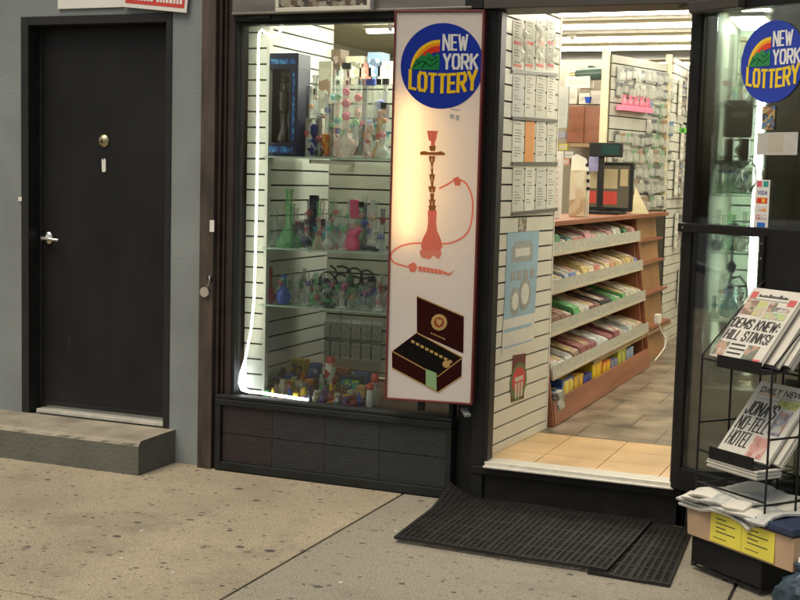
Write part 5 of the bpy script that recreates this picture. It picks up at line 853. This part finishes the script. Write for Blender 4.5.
for k, (x, c, z, h) in enumerate(((1.01, 'white', 2.02, .26), (1.055, 'amber', 2.04, .25), (1.10, 'smoke', 2.00, .26), (1.14, 'red', 2.05, .2))):
    pipe(x, .28 + .03 * k, 1.905, h + .06, .024, .012, 'tall %s pipe standing on the topmost shelf of the right display' % {'white': 'milky', 'amber': 'amber', 'smoke': 'smoky', 'red': 'red'}[c], c, 'straight')
S = thing('picture_frame', 'brown framed grey picture leaning in the bottom of the right display window', 'picture frame', (1.03, .085, .29), 0); w = .14
mb = MB(); mb.box((-w / 2, 0, 0), (w / 2, .015, .02)); mb.box((-w / 2, 0, .20), (w / 2, .015, .22)); mb.box((-w / 2, 0, .02), (-w / 2 + .02, .015, .2)); mb.box((w / 2 - .02, 0, .02), (w / 2, .015, .2)); mb.build('frame', mat('frame_brown', (.30, .11, .04), rough=.4), S, bevel=.002); mb = MB(); mb.box((-w / 2 + .02, .005, .02), (w / 2 - .02, .012, .2)); mb.build('picture', mat('picture_grey', (.16, .18, .17), rough=.3), S)
mb = MB(); mb.box((-.03, 0, 0), (.09, .02, .10)); o = mb.build('paper_notice', palep, loc=(.985, .07, .29)); tag(o, 'pale paper standing at the left foot of the right display window', 'paper')

# ---------------------------------------------------------------- the open glass door
HG = Vector((.897, -.045, 0)); LA = -35.; lu = Vector((math.cos(rad(LA)), math.sin(rad(LA)), 0)); LW = .92
GD = thing('glass_door', 'black framed glass shop door standing open with round lottery sticker', 'door', HG, rad(LA))
z0, z1 = .19, 2.325
mb = MB(); mb.box((0, -.02, z0), (.052, .022, z1)); mb.box((LW - .06, -.02, z0), (LW, .022, z1)); mb.box((.052, -.02, z1 - .055), (LW - .06, .022, z1)); mb.box((.052, -.02, z0), (LW - .06, .022, .29)); mb.build('door_frame', blackmet, GD, bevel=.003)
mb = MB(); mb.box((.052, -.003, .29), (LW - .06, .003, z1 - .055)); mb.build('glass', leafpane, GD)
mb = MB(); mb.box((.0, -.052, 1.335), (LW - .02, -.022, 1.375)); rail = mb.build('push_bar', blackmet, GD, bevel=.006)
mb = MB(); mb.prism(circle(.007, 12, .035, 1.355), ((0, -.0525, 0), X_, Z_), 0, .003); mb.build('screw', steel, rail)
mb = MB(); mb.box((.02, -.07, z1 - .055), (.30, -.022, z1 - .005)); cl = mb.build('closer_body', MATS['soffit_dark_grey'], GD, bevel=.006)
mb = MB(); mb.bar((.05, -.05, z1 - .0), (-.13, .03, z1 - .012), .018, .008); mb.build('closer_arm', MATS['soffit_dark_grey'], cl)
LF = (Vector((.44, -.0035, 2.045)), X_, Z_); dm = lambda n, c: mat('decal_' + n, c, rough=.35, var=.04)
emblem(GD, LF, .165, .001, dm)
# payment sticker strip
def leaf(px, py):
    d = ROT @ Vector((px - 400, py - 300, F_PX)); n = lu.cross(Z_); t_ = (HG - CAM).dot(n) / d.dot(n); p = CAM + d * t_; return ((p - HG).dot(lu), p.z)
l0 = leaf(754, 229); l1 = leaf(771, 180); fr = ((0, -.0035, 0), X_, Z_)
mb = MB(); mb.rect(l0[0], l0[1], l1[0], l1[1], fr, 0, .001); ps = mb.build('payment_sticker', mat('decal_white', (.72, .70, .64), rough=.4), GD)
w = l1[0] - l0[0]; h = (l1[1] - l0[1]) / 6
def icon(i, c, s0=.12, s1=.88, t0=.15, t1=.85): mb = MB(); mb.rect(l0[0] + w * s0, l0[1] + h * (i + t0), l0[0] + w * s1, l0[1] + h * (i + t1), fr, .0012, .0016); return mb.build('card_icon', mat('icon_%d_%d_%d' % tuple(int(q * 99) for q in c), c, rough=.4), ps)
icon(0, (.03, .15, .5), .25, .8); icon(1, (.55, .5, .45)); icon(1, (.5, .08, .08), .2, .42, .25, .75).location.y = -.0006; icon(2, (.6, .58, .55)); icon(3, (.62, .10, .03)); icon(5, (.6, .12, .15), .1, .45); icon(5, (.03, .3, .25), .55, .9)
mb = MB(); mb.prism(circle(h * .27, 16, l0[0] + w * .38, l0[1] + h * 3.5), fr, .002, .0024); mb.build('card_icon', mat('icon_red', (.6, .03, .02)), ps)
mb = MB(); mb.prism(circle(h * .27, 16, l0[0] + w * .62, l0[1] + h * 3.5), fr, .0026, .003); mb.build('card_icon', mat('icon_amber', (.8, .45, .03)), ps)
mb = MB(); mb.prism([(l0[0] + w * .3, l0[1] + h * 2.3), (l0[0] + w * .85, l0[1] + h * 2.25), (l0[0] + w * .8, l0[1] + h * 2.6)], fr, .002, .0024); mb.build('card_icon', mat('icon_orange', (.8, .3, .03)), ps)
lettering('lettering', 'VISA', mat('icon_navy', (.02, .04, .3)), ps, fr, l0[0] + w * .15, l0[1] + h * 4.2, l0[0] + w * .88, l0[1] + h * 4.7, off=.02, lift=.0018, shear=.003)
lettering('lettering', 'JCB', mat('icon_white', (.8, .8, .8)), ps, fr, l0[0] + w * .2, l0[1] + h * 1.3, l0[0] + w * .85, l0[1] + h * 1.7, off=.02, lift=.0028)
a0 = leaf(757, 155); a1_ = leaf(799, 132); mb = MB(); mb.rect(a0[0], a0[1], a1_[0], a1_[1], fr, 0, .001); pp = mb.build('paper_notice', mat('notice_grey', (.50, .49, .44), rough=.7, var=.1, scale=20), GD)
mb = MB(); q = (a1_[0] - a0[0]); mb.rect(a0[0] + q * .28, a0[1] + .01, a0[0] + q * .66, a1_[1] - .008, fr, .0012, .0015); mb.build('faded_text_block', mat('notice_tan', (.46, .42, .32), rough=.7), pp)
a0 = leaf(762, 130); a1_ = leaf(776, 106); mb = MB(); mb.rect(a0[0], a0[1], a1_[0], a1_[1], fr, 0, .001); mb.build('picture_sticker', mottled('pic_print', [(.3, .12, .06), (.1, .2, .35), (.45, .35, .15), (.08, .06, .05)], 70), GD)

# ---------------------------------------------------------------- newspaper rack
RL = Vector((1.084, -.618, 0)); ru = Vector((.39, -.31, 0)).normalized(); rzr = math.atan2(ru.y, ru.x); RW, RD = .375, .32
NR = thing('newspaper_rack', 'black wire newspaper rack standing in front of the open glass door', 'rack', RL, rzr)
wire = .0045
def wt(nm, *paths, r=wire, par=NR):
    mb = MB()
    for p in paths: mb.tube(p, r, 7)
    return mb.build(nm, blackmet, par, smooth=True)
for x in (0, RW):
    wt('side_frame', [(x, 0, .015), (x, 0, .87), (x, RD, 1.17), (x, RD, .015)], [(x, RD * .5, .02), (x, RD * .5, 1.01)], [(x, 0, .02), (x, RD, .02)], [(x, 0, .35), (x, RD, .35)], [(x, 0, .60), (x, RD, .60)])
wt('back_frame', [(0, RD, .02), (RW, RD, .02)], [(0, RD, .4), (RW, RD, .4)], [(0, RD, .8), (RW, RD, .8)], [(0, RD, 1.17), (RW, RD, 1.17)], [(RW * .33, RD, .02), (RW * .33, RD, 1.17)], [(RW * .66, RD, .02), (RW * .66, RD, 1.17)])
wt('front_rail', [(0, 0, .02), (RW, 0, .02)]); wt('front_rail', [(0, 0, .36), (RW, 0, .36)])
mb = MB(); mb.box((0.0, RD - .006, 1.115), (RW + .05, RD + .002, 1.345)); mb.box((-.028, RD - .02, .9), (-.002, RD + .012, 1.345)); hd = mb.build('header_board', black, NR, bevel=.002)
mb = MB()
for z in (1.31, 1.25): mb.prism(circle(.006, 10, -.012, z), ((0, RD - .0205, 0), X_, Z_), 0, .002)
mb.build('rivet', steel, hd)
LEAN = rad(40)                                      # shelves lean back
def shelf(z, x0, x1):
    mb = MB(); mb.box((x0, -.012, z), (x1, -.008, z + .048)); mb.box((x0, -.008, z), (x1, .13, z + .004))
    b0 = Vector((0, .125, z + .004)); b1 = b0 + Vector((0, math.sin(LEAN), math.cos(LEAN))) * .20
    mb.hexa([(x0, b0.y, b0.z), (x1, b0.y, b0.z), (x1, b0.y + .004, b0.z - .002), (x0, b0.y + .004, b0.z - .002)], [(x0, b1.y, b1.z), (x1, b1.y, b1.z), (x1, b1.y + .004, b1.z - .002), (x0, b1.y + .004, b1.z - .002)]); s = mb.build('tilted_shelf', black, NR, bevel=.001)
    wt('shelf_wire', [(0, 0, z + .02), (x0, -.008, z + .02)], [(x1, -.008, z + .02), (RW, 0, z + .02)], par=s); return s
shelf(.838, .095, .330); shelf(.472, .075, .315)
mb = MB(); mb.box((.002, .0, .03), (RW - .002, RD, .034)); mb.box((.002, -.002, .034), (RW - .002, .002, .145)); mb.box((.002, RD - .004, .034), (RW - .002, RD, .145)); mb.box((.002, .002, .034), (.006, RD - .004, .145)); mb.box((RW - .006, .002, .034), (RW - .002, RD - .004, .145)); mb.build('bottom_tray', black, NR, bevel=.001)
# tabloids leaning on the shelves
def paper(z, x0, w, h, back, label, lean=LEAN, tw=0., th=.022, y0=.03):
    lo = RL + ru * (x0) + Vector((-ru.y, ru.x, 0)) * (y0 + back) + Z_ * (z + .006)
    S = thing('newspaper', label, 'newspaper', lo, rzr); v = Vector((math.sin(tw) * .0, math.sin(lean), math.cos(lean))); n = X_.cross(v)
    mb = MB(); k = 7
    for i in range(k):
        dx = random.uniform(-.003, .003); mb.rect(dx, random.uniform(-.002, .002), w + dx + random.uniform(0, .004), h + random.uniform(-.004, .004), ((0, 0, 0), X_, v), -th * (i + 1) / k + .0006, -th * i / k - .0006)
    mb.build('folded_pages', newsprint, S); return S, ((Vector((0, 0, 0))), X_, v)
def block(S, fr, a, b, c, d, m, nm, l=.0004): mb = MB(); mb.rect(a, b, c, d, fr, l, l + .0004); return mb.build(nm, m, S)
photo1 = mottled('news_photo_skin', [(.42, .28, .2), (.25, .17, .13), (.5, .38, .3), (.16, .2, .16), (.45, .3, .22)], 45); photo2 = mottled('news_photo_green', [(.4, .5, .25), (.5, .48, .2), (.3, .42, .25), (.5, .42, .3)], 40); photo3 = mottled('news_photo_grey', [(.3, .3, .34), (.5, .48, .42), (.2, .18, .2), (.4, .25, .2)], 45)
w, h = .272, .345; x0 = -.006
paper(.862, x0 + .035, w, h - .01, .055, 'newspaper behind the one with the DEMS KNEW headline', th=.035)
paper(.862, x0 + .06, w, h - .015, .10, 'rearmost newspaper in the stack on the upper rack shelf', th=.04)
S, fr = paper(.862, x0, w, h, .012, 'tabloid newspaper with the headline DEMS KNEW: HILL STINKS! on the upper rack shelf', th=.012)
redb = mat('news_red', (.58, .12, .12), rough=.8)
block(S, fr, .012, h * .86, .045, h * .95, redb, 'red_box'); block(S, fr, w - .05, h * .80, w - .012, h * .89, redb, 'red_box')
mb = MB(); x = .055
while x < w - .06:
    q = random.uniform(.004, .011); mb.rect(x, h * .885, x + q, h * .885 + random.uniform(.008, .018), fr, .0004, .0008); mb.rect(x, h * .888, x + q + .004, h * .894, fr, .0009, .0011); x += q + .0035
mb.rect(.01, h * .845, w - .01, h * .850, fr, .0004, .0008); mb.build('masthead', newsink, S)
block(S, fr, .012, h * .62, .075, h * .83, photo1, 'news_photo'); block(S, fr, .076, h * .62, .125, h * .83, photo2, 'news_photo'); block(S, fr, .135, h * .70, .175, h * .83, photo1, 'news_photo'); block(S, fr, .135, h * .60, w - .02, h * .69, photo2, 'news_photo'); block(S, fr, .178, h * .71, w - .02, h * .77, photo3, 'news_photo')
block_text('headline', 'DEMS KNEW:', newsink, S, fr, .012, h * .425, w - .012, h * .565, bold=.185, shear=.004)
block_text('headline', 'HILL STINKS!', newsink, S, fr, .012, h * .255, w - .018, h * .395, bold=.185, shear=.004)
block(S, fr, .005, h * .02, .065, h * .22, photo1, 'news_photo'); block(S, fr, .165, h * .02, .225, h * .22, photo1, 'news_photo'); block(S, fr, .190, h * .0, w - .008, h * .05, redb, 'red_box')
mb = MB()
for k in range(3): mb.rect(.075, h * (.19 - .06 * k), .15 + .01 * (k % 2), h * (.21 - .06 * k), fr, .0004, .0008)
mb.build('text_lines', newsink, S)
paper(.482, x0 + .065, w, h - .03, .07, 'newspaper standing behind the DAILY NEWS tabloid', th=.03)
S, fr = paper(.482, x0 + .040, w, h + .005, .035, 'DAILY NEWS tabloid with the headline JONA\'S NO-TELL HOTEL', th=.020)
lettering('masthead', 'DAILY NEWS', mat('news_grey_ink', (.10, .095, .085), rough=.8), S, fr, .03, h * .865, w - .01, h * .955, off=.018, lift=.001)
block(S, fr, .02, h * .84, w * .5, h * .85, mat('news_orange', (.6, .25, .08)), 'orange_rule'); block(S, fr, w * .5, h * .84, w - .01, h * .85, mat('news_green', (.2, .3, .1)), 'green_rule'); block(S, fr, w * .55, h * .72, w - .015, h * .825, mat('news_olive', (.38, .40, .14), var=.3, scale=60), 'green_panel'); block(S, fr, .03, h * .77, w * .52, h * .80, photo3, 'photo_strip')
block_text('headline', "JONA'S", newsink, S, fr, .018, h * .55, w * .66, h * .74, bold=.185, shear=.004); block_text('headline', 'NO-TELL', newsink, S, fr, .018, h * .34, w * .66, h * .53, bold=.185, shear=.004); block_text('headline', 'HOTEL', newsink, S, fr, .018, h * .12, w * .50, h * .32, bold=.185, shear=.004)
block(S, fr, w * .68, h * .36, w * .92, h * .70, photo3, 'news_photo'); block(S, fr, w * .54, h * .03, w * .85, h * .31, mottled('news_photo_pink', [(.55, .3, .25), (.6, .42, .36), (.45, .22, .18)], 45), 'news_photo')
mb = MB(); 
for i in range(6): mb.box((-.01 + .004 * (i % 3), -.005 - .004 * (i % 2), .006 * i), (.26 + .004 * (i % 2), .12, .006 * i + .004))
o = mb.build('newspaper', newsprint, loc=RL + ru * .07 + Vector((-ru.y, ru.x, 0)) * (-.0) + Z_ * .436, rz=rzr); tag(o, 'flat folded newspapers lying under the DAILY NEWS tabloid', 'newspaper')
# stack of papers over the cardboard box
bl = RL + ru * (-.02) + Vector((-ru.y, ru.x, 0)) * (-.015)
BX = thing('cardboard_box', 'tan cardboard box with two yellow labels at the bottom of the newspaper rack', 'box', bl + Z_ * .142, rzr)
mb = MB(); mb.hexa([(-.0, 0, 0), (.56, 0, 0), (.56, .32, 0), (.0, .32, 0)], [(-.008, -.004, .128), (.565, -.004, .128), (.565, .32, .128), (-.008, .32, .128)]); mb.build('carton', cardboard, BX, bevel=.003)
ffr = ((0, -.004, 0), X_, Z_)
for x in (.135, .305):
    mb = MB(); mb.rect(x, .010, x + .168, .124, ffr, .001, .0022); lb = mb.build('yellow_label', yellowp, BX)
    mb = MB()
    for k in range(4): mb.rect(x + .03, .104 - k * .017, x + .085 + .05 * ((k * 3) % 2), .108 - k * .017, ffr, .0024, .0028)
    mb.rect(x + .02, .028, x + .09, .031, ffr, .0024, .0028); mb.build('text_lines', newsink, lb)
rr = random.Random(9)
def loose(i, z, dx, w, label, m=newsprint):
    """a sagging folded paper with a wavy edge"""
    nx, ny = 14, 6; lo = bl + Z_ * z + ru * dx; mb = MB(); ph = rr.uniform(0, 6); th = .009; top = []; bot = []
    for a_ in range(nx + 1):
        for b_ in range(ny + 1):
            x = w * a_ / nx; y = -.035 - .012 * math.sin(ph + a_ * .7) + .30 * b_ / ny; zz = .010 * math.sin(ph + a_ * .55) + .006 * math.sin(b_ * 1.3 + ph) + .02 * (1 - abs(2 * a_ / nx - 1)) - (.018 if b_ == 0 else 0)
            top.append((x, y, zz + th)); bot.append((x, y + .004, zz))
    N = (nx + 1) * (ny + 1); fs = []
    for a_ in range(nx):
        for b_ in range(ny):
            i0 = a_ * (ny + 1) + b_; i1 = i0 + 1; i2 = i0 + ny + 2; i3 = i0 + ny + 1; fs += [(i0, i3, i2, i1), (N + i0, N + i1, N + i2, N + i3)]
    for a_ in range(nx): i0 = a_ * (ny + 1); i3 = i0 + ny + 1; fs.append((i0, N + i0, N + i3, i3)); j0 = i0 + ny; j3 = i3 + ny; fs.append((j0, j3, N + j3, N + j0))
    for b_ in range(ny): fs.append((b_, b_ + 1, N + b_ + 1, N + b_)); k0 = nx * (ny + 1) + b_; fs.append((k0, N + k0, N + k0 + 1, k0 + 1))
    mb.add(top + bot, fs); o = mb.build('newspaper', m, loc=lo, rz=rzr, smooth=True); tag(o, label, 'newspaper')
newsgrey = mat('newsprint_grey', (.45, .46, .42), rough=.85, var=.2, scale=35)
loose(0, .272, -.02, .38, 'lowest crumpled newspaper in the pile on the cardboard box'); loose(1, .284, -.03, .42, 'second crumpled newspaper in the pile on the cardboard box', newsgrey); loose(2, .297, .0, .40, 'third crumpled newspaper in the pile on the cardboard box'); loose(3, .309, .01, .44, 'fourth crumpled newspaper in the pile on the cardboard box', newsgrey); loose(4, .320, .03, .30, 'topmost folded newspaper in the pile on the cardboard box')
mb = MB(); mb.box((.24, -.022, 0), (.57, .28, .030)); o = mb.build('blue_folder', mat('navy_paper', (.02, .032, .07), rough=.6, var=.3), loc=bl + Z_ * .278 + Vector((.0, -.0, 0)), rz=rzr, bevel=.006); tag(o, 'dark blue folded bundle in the pile on the cardboard box', 'bundle')
# blue bag by the rack
bc = at(800, 590, -.95); mb = MB(); vs = []; n1, n2 = 12, 18; rr = random.Random(4); ph = [[rr.uniform(.86, 1.12) for _ in range(n2)] for _ in range(n1)]
prof = [(.02, 0), (.07, .004), (.095, .03), (.10, .06), (.09, .09), (.075, .11), (.05, .125), (.03, .14), (.022, .15), (.03, .165), (.035, .18), (.01, .185)]
for i, (r, z) in enumerate(prof):
    for j in range(n2): t_ = 2 * math.pi * j / n2; vs.append((r * ph[i][j] * math.cos(t_), r * ph[i][j] * math.sin(t_), z))
mb.add(vs, [(i * n2 + j, i * n2 + (j + 1) % n2, (i + 1) * n2 + (j + 1) % n2, (i + 1) * n2 + j) for i in range(n1 - 1) for j in range(n2)] + [tuple(range(n2))[::-1]])
S = thing('plastic_bag', 'crumpled blue plastic bag on the pavement beside the newspaper rack', 'bag', (1.535, -.96, .001)); mb.build('bag_body', mat('bag_blue', (.035, .06, .085), rough=.35, var=.4, scale=30, bump=.4), S)
mb = MB(); mb.lathe([(.012, .175), (.022, .185), (.02, .20), (.008, .205)], n=9); mb.build('white_knot', white, S, smooth=True)

# ---------------------------------------------------------------- rubber mats
def mat_mesh(name, label, p00, p10, p11, p01, nx, ny, z, curl=None, bar=.34, group='perforated rubber door mats'):
    P00, P10, P11, P01 = [Vector((*p, 0)) for p in (p00, p10, p11, p01)]; th = .012
    def pos(s, t, top):
        p = P00 * (1 - s) * (1 - t) + P10 * s * (1 - t) + P11 * s * t + P01 * (1 - s) * t; zz = z + .0018 * math.sin(s * 9 + t * 4) + .0018
        if curl: zz += curl(s, t)
        return Vector((p.x, p.y, zz + (th if top else 0)))
    O = pos(.5, 0, 0); O.z = 0; mb = MB(O)
    S_ = []; 
    for i in range(nx):
        thick = bar * (1.6 if i % 5 == 0 else 1); S_ += [(i) / nx, (i + thick) / nx]
    S_ += [1.0, 1.0 + .4 / nx]; T_ = []
    for j in range(ny):
        thick = bar * (1.7 if j % 5 == 0 else 1); T_ += [j / ny, (j + thick) / ny]
    T_ += [1.0, 1.0 + .4 / ny]
    A_, B_ = len(S_), len(T_); vs = []
    for s in S_:
        for t in T_: vs.append(pos(s, t, 1))
    for s in S_:
        for t in T_: vs.append(pos(s, t, 0))
    N = A_ * B_; solid = lambda i, j: 0 <= i < A_ - 1 and 0 <= j < B_ - 1 and (i % 2 == 0 or j % 2 == 0)
    fs = []
    for i in range(A_ - 1):
        for j in range(B_ - 1):
            if not solid(i, j): continue
            q = [i * B_ + j, (i + 1) * B_ + j, (i + 1) * B_ + j + 1, i * B_ + j + 1]; fs.append(tuple(q))
            for (di, dj, e) in ((0, -1, (0, 1)), (1, 0, (1, 2)), (0, 1, (2, 3)), (-1, 0, (3, 0))):
                if not solid(i + di, j + dj): a_, b_ = q[e[0]], q[e[1]]; fs.append((a_, N + a_, N + b_, b_))
    mb.add(vs, fs); o = mb.build(name, rubber, loc=O); tag(o, label, 'door mat', group)
mat_mesh('rubber_mat', 'perforated black rubber mat lying flat below the doorway, curled up at its left back corner', (-.128, -.834), (.785, -.872), (.80, -.06), (-.165, -.06), 34, 27, .010, curl=lambda s, t: .06 * max(0, 1 - s / .13) ** 1.2 * max(0, (t - .60) / .40) ** 1.5 + .004)
mat_mesh('rubber_mat', 'narrow perforated black rubber mat under the right end of the larger mat', (.72, -.885), (1.035, -.905), (.985, -.06), (.74, -.06), 10, 27, .0)
# crumbs of litter on the pavement
rr = random.Random(21); white_bit = mat('litter_white', (.6, .58, .5), rough=.8)
for i in range(16):
    x, y = rr.uniform(-2.6, .6), rr.uniform(-1.7, -.35); mb = MB(); s = rr.uniform(.004, .009); mb.prism([(-s, -s * .6), (s * .7, -s), (s, s * .5), (-.2 * s, s)], ((0, 0, 0), X_, Vector((0, 1, 0))), 0, .002); o = mb.build('paper_scrap', white_bit, loc=(x, y, .001), rz=rr.uniform(0, 6)); tag(o, 'tiny pale scrap of litter on the pavement', 'litter', 'scraps of litter on the pavement')
